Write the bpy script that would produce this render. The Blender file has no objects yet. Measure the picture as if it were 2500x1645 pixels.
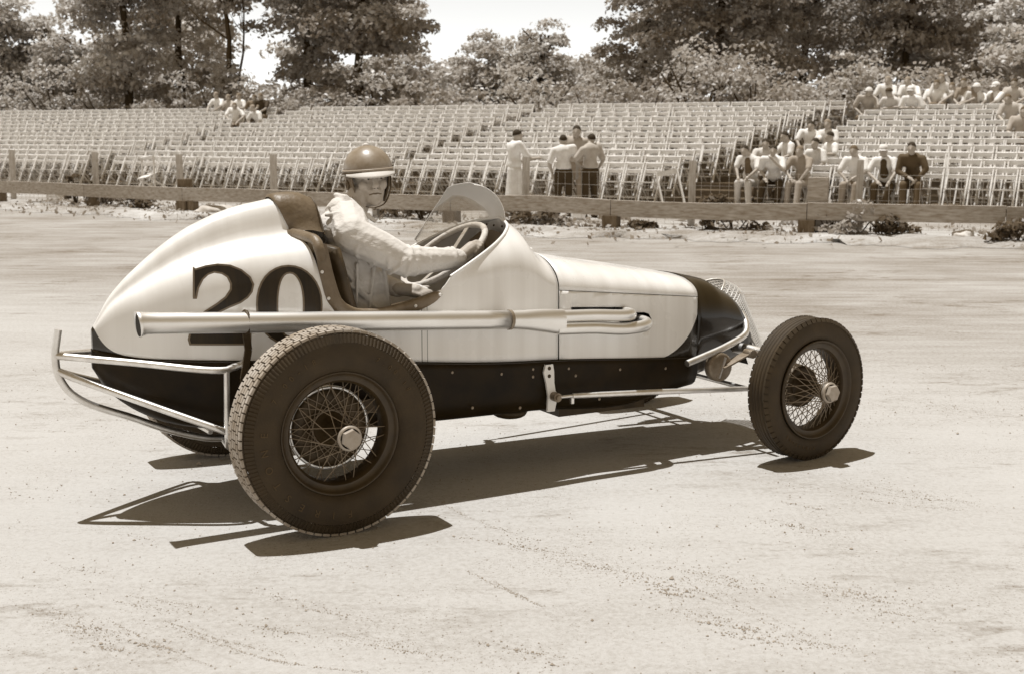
import bpy, bmesh, math, random
import numpy as np
from mathutils import Vector, Matrix
from mathutils.geometry import tessellate_polygon
R = math.radians
random.seed(7); rng = np.random.default_rng(7)
SC = bpy.context.scene
COL = SC.collection

# ------------------------------------------------------------ camera, sky, sun, exposure
cam_d = bpy.data.cameras.new('camera'); cam = bpy.data.objects.new('camera', cam_d); COL.objects.link(cam)
cam.location = (0, 0, 1.558); cam.rotation_euler = (R(90 - 8.9), 0, 0)
cam_d.sensor_width = 36; cam_d.lens = 46.08; cam_d.clip_start = 0.1; cam_d.clip_end = 2000
cam_d.dof.use_dof = True; cam_d.dof.focus_distance = 5.6; cam_d.dof.aperture_fstop = 6.5
SC.camera = cam

SUN_DIR = Vector((0.154, -0.131, -1.0)).normalized()          # the way the light travels
SUN_EL = math.asin(-SUN_DIR.z); SUN_ROT = math.atan2(-SUN_DIR.x, -SUN_DIR.y)
W = bpy.data.worlds.new('World'); SC.world = W; W.use_nodes = True
nt = W.node_tree; nt.nodes.clear()
sky = nt.nodes.new('ShaderNodeTexSky'); sky.sky_type = 'NISHITA'; sky.sun_disc = False
sky.sun_elevation = SUN_EL; sky.sun_rotation = SUN_ROT; sky.dust_density = 0.0; sky.air_density = 1.0
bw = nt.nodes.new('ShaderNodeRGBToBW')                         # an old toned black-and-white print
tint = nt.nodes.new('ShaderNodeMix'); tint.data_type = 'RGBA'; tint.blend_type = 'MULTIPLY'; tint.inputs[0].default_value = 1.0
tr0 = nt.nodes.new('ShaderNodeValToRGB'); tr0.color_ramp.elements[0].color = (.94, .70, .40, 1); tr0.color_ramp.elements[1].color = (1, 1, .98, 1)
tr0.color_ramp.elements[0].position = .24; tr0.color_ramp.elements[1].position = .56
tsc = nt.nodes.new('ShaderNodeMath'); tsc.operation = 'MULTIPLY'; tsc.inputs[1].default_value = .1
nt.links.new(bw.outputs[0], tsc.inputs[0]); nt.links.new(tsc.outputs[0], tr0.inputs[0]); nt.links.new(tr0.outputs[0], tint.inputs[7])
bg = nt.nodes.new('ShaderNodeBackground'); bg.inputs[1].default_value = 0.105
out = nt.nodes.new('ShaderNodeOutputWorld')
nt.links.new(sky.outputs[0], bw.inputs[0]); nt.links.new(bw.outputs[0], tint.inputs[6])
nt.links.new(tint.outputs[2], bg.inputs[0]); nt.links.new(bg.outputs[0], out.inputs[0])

sd = bpy.data.lights.new('sun', 'SUN'); sd.energy = 3.35; sd.angle = R(0.5); sd.color = (1.0, 0.997, 0.985)
so = bpy.data.objects.new('sun', sd); COL.objects.link(so)
so.rotation_euler = SUN_DIR.to_track_quat('-Z', 'Y').to_euler(); so.location = (0, 0, 40)

SC.view_settings.view_transform = 'Standard'; SC.view_settings.look = 'None'
SC.view_settings.gamma = 1.0; SC.view_settings.use_curve_mapping = False
SC.view_settings.exposure = 0.60
SC.render.engine = 'CYCLES'
SC.cycles.use_denoising = True
SC.cycles.max_bounces = 8; SC.cycles.transparent_max_bounces = 16

# ------------------------------------------------------------ colour (one sepia scale for the whole print)
def tone(v, k=.29):
    b = 1.0 * (1 - .92 * math.exp(-v / k))
    return (v * (1.0 + .14 * (1 - b)), v * (.58 + .42 * b) * 1.01, v * b * 1.01, 1.0)

def mat(name, v, rough=0.6, metal=0.0, var=0.0, vscale=8.0, bump=0.0, bscale=40.0, stretch=(1, 1, 1), coat=0.0, spec=0.5, detail=4.0, streak=None):
    """Principled material: toned base colour with object-space noise variation and fine relief."""
    m = bpy.data.materials.new(name); m.use_nodes = True
    t = m.node_tree; b = t.nodes['Principled BSDF']
    b.inputs['Base Color'].default_value = tone(v); b.inputs['Roughness'].default_value = rough
    b.inputs['Metallic'].default_value = metal; b.inputs['Specular IOR Level'].default_value = spec
    if coat: b.inputs['Coat Weight'].default_value = coat; b.inputs['Coat Roughness'].default_value = 0.06
    if var or bump:
        tc = t.nodes.new('ShaderNodeTexCoord'); mp = t.nodes.new('ShaderNodeMapping')
        mp.inputs['Scale'].default_value = stretch
        t.links.new(tc.outputs['Object'], mp.inputs[0])
    if var:
        n = t.nodes.new('ShaderNodeTexNoise'); n.inputs['Scale'].default_value = vscale; n.inputs['Detail'].default_value = detail
        n.inputs['Roughness'].default_value = 0.6
        r = t.nodes.new('ShaderNodeValToRGB')
        r.color_ramp.elements[0].position = 0.28; r.color_ramp.elements[1].position = 0.72
        r.color_ramp.elements[0].color = tone(v * (1 - var)); r.color_ramp.elements[1].color = tone(min(v * (1 + var), 0.92))
        t.links.new(mp.outputs[0], n.inputs['Vector']); t.links.new(n.outputs[0], r.inputs[0])
        t.links.new(r.outputs[0], b.inputs['Base Color'])
    if bump:
        n2 = t.nodes.new('ShaderNodeTexNoise'); n2.inputs['Scale'].default_value = bscale; n2.inputs['Detail'].default_value = 3
        bp = t.nodes.new('ShaderNodeBump'); bp.inputs['Strength'].default_value = bump; bp.inputs['Distance'].default_value = 0.01
        t.links.new(mp.outputs[0], n2.inputs['Vector']); t.links.new(n2.outputs[0], bp.inputs['Height'])
        t.links.new(bp.outputs[0], b.inputs['Normal'])
    return m

# ------------------------------------------------------------ object helpers
def tag(o, label=None, cat=None, group=None, kind=None):
    if label: o['label'] = label
    if cat: o['category'] = cat
    if group: o['group'] = group
    if kind: o['kind'] = kind
    return o
def thing(name, loc=(0, 0, 0), rz=0.0, label=None, cat=None, group=None):
    o = bpy.data.objects.new(name, None); COL.objects.link(o); o.empty_display_size = 0.2
    o.location = loc; o.rotation_euler = (0, 0, rz)
    return tag(o, label, cat, group)
def link(name, me, parent=None, loc=None, rot=None):
    o = bpy.data.objects.new(name, me); COL.objects.link(o)
    if parent is not None: o.parent = parent
    if loc is not None: o.location = loc
    if rot is not None: o.rotation_euler = rot
    return o
def copy_tree(o, parent=None):
    c = o.copy(); COL.objects.link(c); c.parent = parent
    for ch in o.children:
        copy_tree(ch, c)
    return c

class MB:
    """collects faces, then makes one mesh"""
    def __init__(s): s.v = []; s.f = []; s.mi = []; s.sm = []
    def add(s, vs, fs, mi=0, smooth=True):
        k = len(s.v); s.v.extend([tuple(p) for p in vs])
        for f in fs: s.f.append([i + k for i in f]); s.mi.append(mi); s.sm.append(smooth)
    def box(s, c, size, rot=None, mi=0, taper=1.0):
        hx, hy, hz = [q / 2 for q in size]; vs = []
        for z in (-hz, hz):
            k = taper if z > 0 else 1.0
            for x, y in ((-hx, -hy), (hx, -hy), (hx, hy), (-hx, hy)): vs.append(Vector((x * k, y * k, z)))
        if rot is not None: vs = [rot @ q for q in vs]
        vs = [q + Vector(c) for q in vs]
        s.add(vs, [(0, 3, 2, 1), (4, 5, 6, 7), (0, 1, 5, 4), (1, 2, 6, 5), (2, 3, 7, 6), (3, 0, 4, 7)], mi, False)
    def bar(s, a, b, w, d, up=(0, 0, 1), mi=0):
        """square-section bar from a to b: w across, d along 'up'"""
        a, b = Vector(a), Vector(b); x = (b - a); L = x.length; x.normalize()
        u = Vector(up); y = u.cross(x)
        if y.length < 1e-5: y = Vector((0, 1, 0)).cross(x)
        y.normalize(); z = x.cross(y)
        vs = []
        for p in (a, b):
            for i, j in ((-1, -1), (1, -1), (1, 1), (-1, 1)): vs.append(p + y * (i * w / 2) + z * (j * d / 2))
        s.add(vs, [(0, 1, 2, 3), (7, 6, 5, 4), (0, 4, 5, 1), (1, 5, 6, 2), (2, 6, 7, 3), (3, 7, 4, 0)], mi, False)
    def tube(s, path, r, n=10, cap=True, mi=0, smooth=True, closed=False):
        P = [Vector(p) for p in path]; m = len(P)
        rr = r if hasattr(r, '__len__') else [r] * m
        vs = []; T = []
        for i in range(m):
            if closed: t = P[(i + 1) % m] - P[i - 1]
            else: t = P[min(i + 1, m - 1)] - P[max(i - 1, 0)]
            T.append(t.normalized())
        u = T[0].orthogonal().normalized()
        for i in range(m):
            u = (u - T[i] * u.dot(T[i])).normalized(); w = T[i].cross(u)
            for k in range(n):
                a = 2 * math.pi * k / n
                vs.append(P[i] + (u * math.cos(a) + w * math.sin(a)) * rr[i])
        fs = []
        for i in range(m if closed else m - 1):
            j = (i + 1) % m
            for k in range(n):
                k2 = (k + 1) % n
                fs.append((i * n + k, i * n + k2, j * n + k2, j * n + k))
        s.add(vs, fs, mi, smooth)
        if cap and not closed:
            s.add(vs[:n], [tuple(range(n - 1, -1, -1))], mi, False); s.add(vs[-n:], [tuple(range(n))], mi, False)
    def lathe(s, prof, n=48, mi=0, smooth=True, closed=False, a0=0.0, a1=2 * math.pi):
        """profile of (axis, radius) turned about the y axis"""
        m = len(prof); full = abs(a1 - a0 - 2 * math.pi) < 1e-6; na = n if full else n + 1
        vs = []
        for k in range(na):
            a = a0 + (a1 - a0) * k / n
            for (y, r) in prof: vs.append((r * math.cos(a), y, r * math.sin(a)))
        fs = []
        for k in range(n):
            k2 = (k + 1) % na
            for i in range(m if closed else m - 1):
                j = (i + 1) % m
                fs.append((k * m + i, k * m + j, k2 * m + j, k2 * m + i))
        s.add(vs, fs, mi, smooth)
    def grid(s, rows, mi=0, smooth=True, flip=False):
        n = len(rows[0]); vs = [p for r in rows for p in r]; fs = []
        for i in range(len(rows) - 1):
            for k in range(n - 1):
                q = (i * n + k, i * n + k + 1, (i + 1) * n + k + 1, (i + 1) * n + k)
                fs.append(q[::-1] if flip else q)
        s.add(vs, fs, mi, smooth)
    def ellipsoid(s, c, r, n=12, m=8, rot=None, mi=0, z0=-1.0):
        vs = []; fs = []; c = Vector(c)
        t0 = math.acos(max(-1, min(1, z0)))
        for i in range(m + 1):
            t = t0 * i / m
            for k in range(n):
                a = 2 * math.pi * k / n
                p = Vector((r[0] * math.sin(t) * math.cos(a), r[1] * math.sin(t) * math.sin(a), r[2] * math.cos(t)))
                if rot is not None: p = rot @ p
                vs.append(p + c)
        for i in range(m):
            for k in range(n):
                k2 = (k + 1) % n
                fs.append((i * n + k, (i + 1) * n + k, (i + 1) * n + k2, i * n + k2))
        s.add(vs, fs, mi, True)
    def mesh(s, name, mats):
        me = bpy.data.meshes.new(name); me.from_pydata(s.v, [], s.f)
        if not isinstance(mats, (list, tuple)): mats = [mats]
        for m_ in mats: me.materials.append(m_)
        me.polygons.foreach_set('material_index', s.mi); me.polygons.foreach_set('use_smooth', s.sm)
        me.update(); return me
    def build(s, name, mats, parent=None, loc=None, rot=None):
        return link(name, s.mesh(name, mats), parent, loc, rot)

def catmull(P, n):
    """n points along a smooth curve through P"""
    P = np.array(P, float); m = len(P)
    d = np.r_[0, np.cumsum(np.linalg.norm(np.diff(P, axis=0), axis=1) + 1e-9)]
    u = np.linspace(0, d[-1], n); out = []
    T = np.zeros_like(P)
    for i in range(m):
        a, b = max(i - 1, 0), min(i + 1, m - 1); T[i] = (P[b] - P[a]) / (d[b] - d[a])
    for x in u:
        i = min(max(np.searchsorted(d, x) - 1, 0), m - 2); h = d[i + 1] - d[i]; t = (x - d[i]) / h
        out.append((2 * t**3 - 3 * t**2 + 1) * P[i] + (t**3 - 2 * t**2 + t) * h * T[i] + (-2 * t**3 + 3 * t**2) * P[i + 1] + (t**3 - t**2) * h * T[i + 1])
    return np.array(out)
def smooth_table(xs, ys):
    P = np.array(xs, float), np.array(ys, float)
    T = np.gradient(P[1], P[0])
    def f(x):
        x = min(max(x, P[0][0]), P[0][-1]); i = min(max(int(np.searchsorted(P[0], x)) - 1, 0), len(P[0]) - 2)
        h = P[0][i + 1] - P[0][i]; t = (x - P[0][i]) / h
        return float((2*t**3-3*t**2+1)*P[1][i] + (t**3-2*t**2+t)*h*T[i] + (-2*t**3+3*t**2)*P[1][i+1] + (t**3-t**2)*h*T[i+1])
    return f

def solidify(o, t, offset=-1.0):
    m = o.modifiers.new('thickness', 'SOLIDIFY'); m.thickness = t; m.offset = offset; return o

def blob(name, prims, voxel, m, parent=None, it=4, extra=None):
    """one continuous skin over tapered limbs ('c') and ellipsoids ('e')"""
    b = MB()
    for p in prims:
        if p[0] == 'c':
            _, a, ra, c, rc = p; a, c = Vector(a), Vector(c); n = 10
            d = (c - a); L = max(d.length, 1e-6); d = d / L; u = d.orthogonal().normalized(); w = d.cross(u)
            rings = []
            for t, cen, r, sg in [(-90, a, ra, 1), (-50, a, ra, 1), (-20, a, ra, 1), (0, a, ra, 1), (0, c, rc, 1), (20, c, rc, 1), (50, c, rc, 1), (90, c, rc, 1)]:
                cc = cen + d * (r * math.sin(R(t))); q = max(r * math.cos(R(t)), r * 0.02)
                rings.append([cc + (u * math.cos(2*math.pi*k/n) + w * math.sin(2*math.pi*k/n)) * q for k in range(n)])
            vs = [v for rg in rings for v in rg]; fs = []
            for i in range(len(rings) - 1):
                for k in range(n):
                    k2 = (k + 1) % n; fs.append((i*n+k, i*n+k2, (i+1)*n+k2, (i+1)*n+k))
            fs.append(tuple(range(n - 1, -1, -1))); fs.append(tuple(range((len(rings)-1)*n, len(rings)*n)))
            b.add(vs, fs)
        else:
            rot = p[3] if len(p) > 3 else None
            k = len(b.v); b.ellipsoid(p[1], p[2], 14, 10, rot)
    o = b.build(name, m, parent)
    md = o.modifiers.new('skin', 'REMESH'); md.mode = 'VOXEL'; md.voxel_size = voxel; md.use_smooth_shade = True
    if it:
        sm = o.modifiers.new('soften', 'SMOOTH'); sm.factor = 0.5; sm.iterations = it
    return o
# ------------------------------------------------------------ ground of the dirt track
def ground_mat(name, v, streak=0.06, patch=0.17, speck=0.55):
    m = bpy.data.materials.new(name); m.use_nodes = True; t = m.node_tree; b = t.nodes['Principled BSDF']
    b.inputs['Roughness'].default_value = 0.95; b.inputs['Specular IOR Level'].default_value = 0.15
    tc = t.nodes.new('ShaderNodeTexCoord')
    def noise(scale, det, stretch=(1, 1, 1), rz=0.0, rough=0.6):
        mp = t.nodes.new('ShaderNodeMapping'); mp.inputs['Scale'].default_value = stretch; mp.inputs['Rotation'].default_value = (0, 0, rz)
        n = t.nodes.new('ShaderNodeTexNoise'); n.inputs['Scale'].default_value = scale; n.inputs['Detail'].default_value = det; n.inputs['Roughness'].default_value = rough
        t.links.new(tc.outputs['Object'], mp.inputs[0]); t.links.new(mp.outputs[0], n.inputs['Vector']); return n.outputs[0]
    def math_(op, a, bb, clamp=False):
        n = t.nodes.new('ShaderNodeMath'); n.operation = op; n.use_clamp = clamp
        for i, q in enumerate((a, bb)):
            if isinstance(q, (int, float)): n.inputs[i].default_value = q
            else: t.links.new(q, n.inputs[i])
        return n.outputs[0]
    def mapr(x, a, b_, c, d):
        n = t.nodes.new('ShaderNodeMapRange'); n.clamp = True
        for i, q in enumerate((a, b_, c, d)): n.inputs[i + 1].default_value = q
        t.links.new(x, n.inputs[0]); return n.outputs[0]
    big = noise(0.55, 5)
    st = noise(1.6, 6, (0.22, 1.5, 1), R(22), .7)            # marks drawn along the track by the grader and tyres
    st2 = noise(7.0, 5, (0.14, 1.0, 1), R(29), .7)
    fine = noise(38, 6, rough=0.75)
    sp = noise(95, 3, rough=0.7); spm = noise(1.7, 4)
    sy = t.nodes.new('ShaderNodeSeparateXYZ'); t.links.new(tc.outputs['Object'], sy.inputs[0])
    away = math_('ADD', sy.outputs[1], math_('MULTIPLY', sy.outputs[0], .45))        # metres towards the outside of the track
    rough_ = mapr(math_('ADD', away, mapr(big, .3, .7, -1.5, 1.5)), 8.5, 12.0, 0, 1)   # the worked, greyer strip by the rail
    amp = math_('ADD', math_('MULTIPLY', rough_, .055), streak * .5)
    k = math_('ADD', mapr(big, .3, .7, -patch * .6, patch * .6), math_('MULTIPLY', mapr(st, .32, .68, -1, 1), amp))
    k = math_('ADD', k, math_('MULTIPLY', mapr(st2, .35, .65, -1, 1), math_('MULTIPLY', amp, .7)))
    k = math_('SUBTRACT', k, math_('MULTIPLY', rough_, .19))
    mid = noise(4.5, 7, (.7, 1.8, 1), R(-30), .78); pm_ = noise(.9, 3)
    k = math_('SUBTRACT', k, math_('MULTIPLY', mapr(mid, .50, .66, 0, .30), mapr(pm_, .48, .62, 0, 1)))
    k = math_('ADD', k, mapr(fine, .3, .7, -.12, .12))
    dark = math_('MULTIPLY', mapr(sp, .58, .70, 0, speck), mapr(spm, .46, .62, .10, 1))
    k = math_('SUBTRACT', k, dark)
    k = math_('ADD', k, 0.5, True)
    r = t.nodes.new('ShaderNodeValToRGB'); e = r.color_ramp.elements
    e[0].position = 0.05; e[0].color = tone(v * .35, .18); e[1].position = 0.85; e[1].color = tone(v * 1.22, .18)
    q = e.new(0.5); q.color = tone(v, .18)
    t.links.new(k, r.inputs[0]); t.links.new(r.outputs[0], b.inputs['Base Color'])
    hgt = math_('ADD', math_('MULTIPLY', fine, .5), math_('ADD', math_('MULTIPLY', st2, .8), math_('MULTIPLY', sp, .3)))
    bp = t.nodes.new('ShaderNodeBump'); bp.inputs['Strength'].default_value = 0.8; bp.inputs['Distance'].default_value = 0.016
    t.links.new(hgt, bp.inputs['Height']); t.links.new(bp.outputs[0], b.inputs['Normal'])
    return m
M_DIRT = ground_mat('track_dirt', 0.45)
M_SAND = ground_mat('verge_sand', 0.52, .05, .32, .7)
M_BANK = ground_mat('bank_earth', 0.12, .05, .3, .3)
def flat_grid(name, xs, ys, zf, m):
    rows = [[(x, y, zf(x, y)) for x in xs] for y in ys]
    b = MB(); b.grid(rows); return b.build(name, m)
b = MB(); b.add([(-400, -60, 0), (400, -60, 0), (400, 600, 0), (-400, 600, 0)], [(0, 1, 2, 3)], 0, False)
tag(b.build('ground', M_DIRT), kind='structure')

# crumbs and clods of dry dirt thrown about on the track, too many to count
def clods():
    vs = []; fs = []
    octv = np.array([(1,0,0),(-1,0,0),(0,1,0),(0,-1,0),(0,0,1),(0,0,-.6)], float)
    octf = [(0,2,4),(2,1,4),(1,3,4),(3,0,4),(2,0,5),(1,2,5),(3,1,5),(0,3,5)]
    cl = [(rng.uniform(-2.4, 3.6), rng.uniform(3.2, 9.5), rng.uniform(.15, .6)) for _ in range(70)]
    n = 0
    for (cx, cy, s) in cl:
        for _ in range(int(rng.integers(20, 120))):
            x, y = cx + rng.normal() * s * 1.6, cy + rng.normal() * s * .45; x += (y - cy) * -.5
            if y < 2.7: continue
            q = abs(rng.normal()) * .0019 + .0012
            if rng.random() < .01: q *= 2.0
            a = rng.uniform(0, 6.28); ca, sa = math.cos(a), math.sin(a)
            for p in octv * q * rng.uniform(.6, 1.3, (6, 3)):
                vs.append((x + p[0]*ca - p[1]*sa, y + p[0]*sa + p[1]*ca, p[2] * .8 + q * .3))
            fs += [[i + n for i in f] for f in octf]; n += 6
    def gp_(px, py):
        c, s = math.cos(R(8.9)), math.sin(R(8.9)); a, b_ = (px - 1250) / 3200., (822.5 - py) / 3200.; q = 1.558 / -(-s + b_ * c); return a * q, (c + b_ * s) * q
    def crumb(x, y, q):
        nonlocal n
        a = rng.uniform(0, 6.28); ca, sa = math.cos(a), math.sin(a)
        for p in octv * q * rng.uniform(.6, 1.3, (6, 3)): vs.append((x + p[0]*ca - p[1]*sa, y + p[0]*sa + p[1]*ca, p[2] * .8 + q * .3))
        fs.extend([[i + n for i in f] for f in octf]); n += 6
    spots_ = [(1283,1336,60,1.2),(1300,1340,90,1),(1445,1382,60,1.3),(1520,1395,60,1),(1620,1428,50,1.5),(1640,1450,30,2.0),(1735,1405,80,1.2),(1790,1430,70,1),(1700,1500,60,1),(1805,1533,60,1.6),(1850,1560,50,1.3),(1990,1570,60,1),(2050,1440,90,1.2),(2118,1463,80,1.2),(2200,1500,60,1),(2257,1208,70,1),(2170,1195,60,1),(1967,1289,50,1.3),(1900,1180,50,1),(1283,1590,60,1.2),(225,1534,50,1.3),(200,1545,60,1),(423,1471,70,1),(360,1480,50,1),(130,1495,50,1),(377,1577,40,1.6),(260,1580,30,1.6),(793,1494,40,1.2),(690,1540,60,1.2),(900,1560,60,1),(1000,1590,80,1),(330,1310,40,.8),(190,1390,50,.8),(900,1390,40,.8),(2350,1000,60,1.1),(2290,985,50,1.0),(2120,985,40,.9),(1960,1235,40,1.2),(700,1460,60,.8),(560,1570,60,1)]
    for (px, py, sp_, qk) in spots_:
        for _ in range(int(190 * (sp_ / 60) ** 1.2)):
            dx, dy = rng.normal(size=2); X_, Y_ = gp_(px + dx * sp_ * 1.0 + dy * sp_ * .3, py + dx * sp_ * .16 + dy * sp_ * .26 * abs(rng.normal()))
            crumb(X_, Y_, (abs(rng.normal()) * .0013 + .0006) * qk * (1.9 if rng.random() < .012 else 1))
    # rows of crumbs thrown up at the edges of tyre scuffs
    for (x0, y0, x1, y1, w_) in ((1640,1400,2000,1580,0),(1670,1395,2060,1590,0),(1140,1390,1290,1460,0),(1210,1420,1330,1480,0),(260,1510,530,1630,0),(400,1515,700,1600,0),(420,1530,720,1625,0),(1080,1230,1250,1300,0),(2050,1190,2380,1225,0),(2040,1205,2370,1245,0),(560,1590,900,1640,0)):
        for _ in range(190):
            u_ = rng.random(); X_, Y_ = gp_(x0 + (x1 - x0) * u_ + rng.normal() * 2.5, y0 + (y1 - y0) * u_ + 6 * math.sin(u_ * 3.1) + rng.normal() * 1.6); crumb(X_, Y_, abs(rng.normal()) * .0011 + .0007)
    for _ in range(5200):
        x, y = rng.uniform(-4, 6), 3 + rng.random() ** 1.4 * 12
        q = abs(rng.normal()) * .0013 + .0009
        for p in octv * q * rng.uniform(.6, 1.3, (6, 3)): vs.append((x + p[0], y + p[1], p[2] * .8 + q * .3))
        fs += [[i + n for i in f] for f in octf]; n += 6
    me = bpy.data.meshes.new('clods'); me.from_pydata(vs, [], fs); me.materials.append(mat('clod_dirt', .33, .95, var=.3, vscale=3)); me.update()
    tag(link('dirt_clods', me), 'small loose crumbs of dry dirt scattered over the track', 'dirt', kind='stuff')
clods()

# ------------------------------------------------------------ guard rail along the outside of the track
RAIL = [(-21, 35.6), (-16, 31.9), (-11.1, 28.4), (-6.3, 24.95), (-2.3, 22.5), (1.55, 20.5), (4.38, 19.5), (7.0, 18.62), (10.2, 17.7), (15, 16.4)]
RC = catmull(RAIL, 400)
RD = np.r_[0, np.cumsum(np.linalg.norm(np.diff(RC, axis=0), axis=1))]
def rail_at(x):
    """point, direction (to the right), normal (away from the track) where the rail passes X = x"""
    i = int(np.clip(np.searchsorted(RC[:, 0], x), 1, len(RC) - 2))
    p = RC[i - 1] + (RC[i] - RC[i - 1]) * (x - RC[i - 1, 0]) / (RC[i, 0] - RC[i - 1, 0])
    d = RC[i + 1] - RC[i - 1]; d /= np.linalg.norm(d); return p, d, np.array([-d[1], d[0]])
# the pale sandy verge under and behind the rail, its edge ragged
xs = np.linspace(-20, 14, 240); rows = []
offs = [-1.15, -.9, -.6, -.3, 0, .3, .7, 1.2, 2.0, 2.9]
for j, of in enumerate(offs):
    row = []
    for i, x in enumerate(xs):
        p, d, nn = rail_at(x); w = .28 * math.sin(i * .37) + .22 * math.sin(i * .91 + 1) + .15 * rng.normal()
        q = p + nn * (of + (w * .6 if j in (0, len(offs) - 1) else w * .15))
        h = .004 if j == 0 else .03 + .05 * abs(math.sin(i * .23 + j)) * (1 if of < .3 else .4) + .025 * rng.random()
        if j == len(offs) - 1: h = .004
        row.append((q[0], q[1], h))
    rows.append(row)
b = MB(); b.grid(rows); tag(b.build('verge', M_SAND), kind='structure')

M_TIMBER = mat('rail_timber', .40, .85, var=.35, vscale=3, stretch=(1, 6, 12), bump=.5, bscale=20)
M_TIMBER_TOP = M_TIMBER
M_POST = mat('post_timber', .15, .9, var=.45, vscale=5, stretch=(6, 6, 1), bump=.6, bscale=18)
M_WIREPOST = mat('fence_post_timber', .52, .85, var=.3, vscale=5, stretch=(6, 6, 1), bump=.4, bscale=18)
M_WIRE = mat('galvanised_wire', .6, .6)
rail = thing('guard_rail', (1.55, 20.5, 0), 0, 'low timber guard rail of heavy beams on short posts along the track', 'guard rail')
def local(parent, pts):
    l = Vector(parent.location); return [tuple(Vector(p) - l) for p in pts]
joints = [-20.5, -17.2, -14.0, -11.2, -8.6, -6.2, -3.6, -1.0, 1.55, 4.38, 7.0, 9.8, 13.2]
JP = [rail_at(x) for x in joints]
for i in range(len(joints) - 1):
    n = 4; z0, z1 = .255, .505
    xx = np.linspace(joints[i], joints[i + 1], n + 1); rows = [[], [], [], [], []]
    # beam: a squared timber 25 cm high and 9 cm thick, a little twisted and bowed
    bow = rng.normal() * .012; tw = rng.normal() * .006
    for k, x in enumerate(xx):
        p, d, nn = rail_at(x)
        if k == 0: p = p + d * .006
        if k == n: p = p - d * .006
        f = p - nn * .045; g = p + nn * .045; dz = bow * math.sin(math.pi * k / n) + tw * (i % 3 - 1)
        for r_, q in enumerate([(f[0], f[1], z0 + dz), (f[0], f[1], z1 + dz), (g[0], g[1], z1 + dz), (g[0], g[1], z0 + dz), (f[0], f[1], z0 + dz)]): rows[r_].append(q)
    b = MB(); b.grid([local(rail, r_) for r_ in rows], smooth=False, flip=True)
    e0 = [rows[q][0] for q in range(4)]; e1 = [rows[q][-1] for q in range(4)]
    b.add(local(rail, e0), [(0, 1, 2, 3)], 0, False); b.add(local(rail, e1), [(3, 2, 1, 0)], 0, False)
    b.build('rail_beam', M_TIMBER, rail)
def rail_post(x, w, dth, ztop, off, m=M_POST):
    p, d, nn = rail_at(x); q = p + nn * off; rot = Matrix.Rotation(math.atan2(d[1], d[0]), 3, 'Z')
    b = MB(); b.box((0, 0, ztop / 2 - .05), (w, dth, ztop + .1), rot); o = b.build('rail_post', m, rail)
    o.location = Vector((q[0], q[1], 0)) - rail.location; return o
for x in joints[1:-1]: rail_post(x, .24 if x > -7 else .16, .20, .26 if x > -7 else .35, .0 if x > -7 else .16)
o = rail_post(-6.35, .20, .2, .66, .20); o['label'] = 'dark post standing above the rail beam'
o = rail_post(4.50, .29, .22, .88, .22, M_TIMBER); o['label'] = 'broad timber post rising well above the rail beam'
o = rail_post(-6.02, .13, .16, .27, .02)

# ------------------------------------------------------------ wire stock fence just behind the rail
fence = thing('wire_fence', (1.55, 21.3, 0), 0, 'square mesh wire fence on pale wooden posts behind the guard rail', 'fence')
FOFF = .85
def fence_pt(x): p, d, nn = rail_at(x); return p + nn * FOFF, d, nn
def fence_x(px):
    xs_ = np.linspace(-16, 13, 1200); e = [abs((lambda q: 1250 + 3200 * q[0] / (q[1] * math.cos(R(8.9)) + .9 * math.sin(R(8.9))))(fence_pt(x)[0]) - px) for x in xs_]; return float(xs_[int(np.argmin(e))])
for x in [fence_x(px) for px in (-190, 30, 233, 440, 670, 915, 1284, 1690, 2098, 2560)]:
    p, d, nn = fence_pt(x); rot = Matrix.Rotation(math.atan2(d[1], d[0]), 3, 'Z') @ Matrix.Rotation(rng.normal() * .012, 3, 'X')
    h = 1.12 + rng.normal() * .03
    b = MB(); b.box((0, 0, h / 2 - .1), (.098, .09, h + .2), rot); o = b.build('fence_post', M_WIREPOST, fence); o.location = Vector((p[0], p[1], 0)) - fence.location
wx = np.arange(-15, 12, .5)
for z in (.10, .22, .36, .52, .70, .90):
    b = MB(); b.tube(local(fence, [(*(fence_pt(x)[0] - fence_pt(x)[2] * .06), z + .006 * rng.normal()) for x in wx]), .0030, 4, smooth=False); b.build('strand_wire', M_WIRE, fence)
b = MB(); x = -15.0
while x < 12:
    p, d, nn = fence_pt(x); p = p - nn * .06; q = Vector((p[0], p[1], 0)) - fence.location
    b.bar((q.x, q.y, .08), (q.x + .01 * rng.normal(), q.y, .91), .0045, .0045, (1, 0, 0)); x += .15 * d[0]
tag(b.build('stay_wires', M_WIRE, fence), kind='stuff')
# ------------------------------------------------------------ the race car (x forward, y to its left, z up, origin under the rear axle)
CAR_LOC = (-1.052, 5.64, 0); CAR_RZ = R(29.4)
car = thing('race_car', CAR_LOC, CAR_RZ, 'cream and dark open-wheel race car numbered 20 standing on the dirt track', 'race car')

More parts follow.
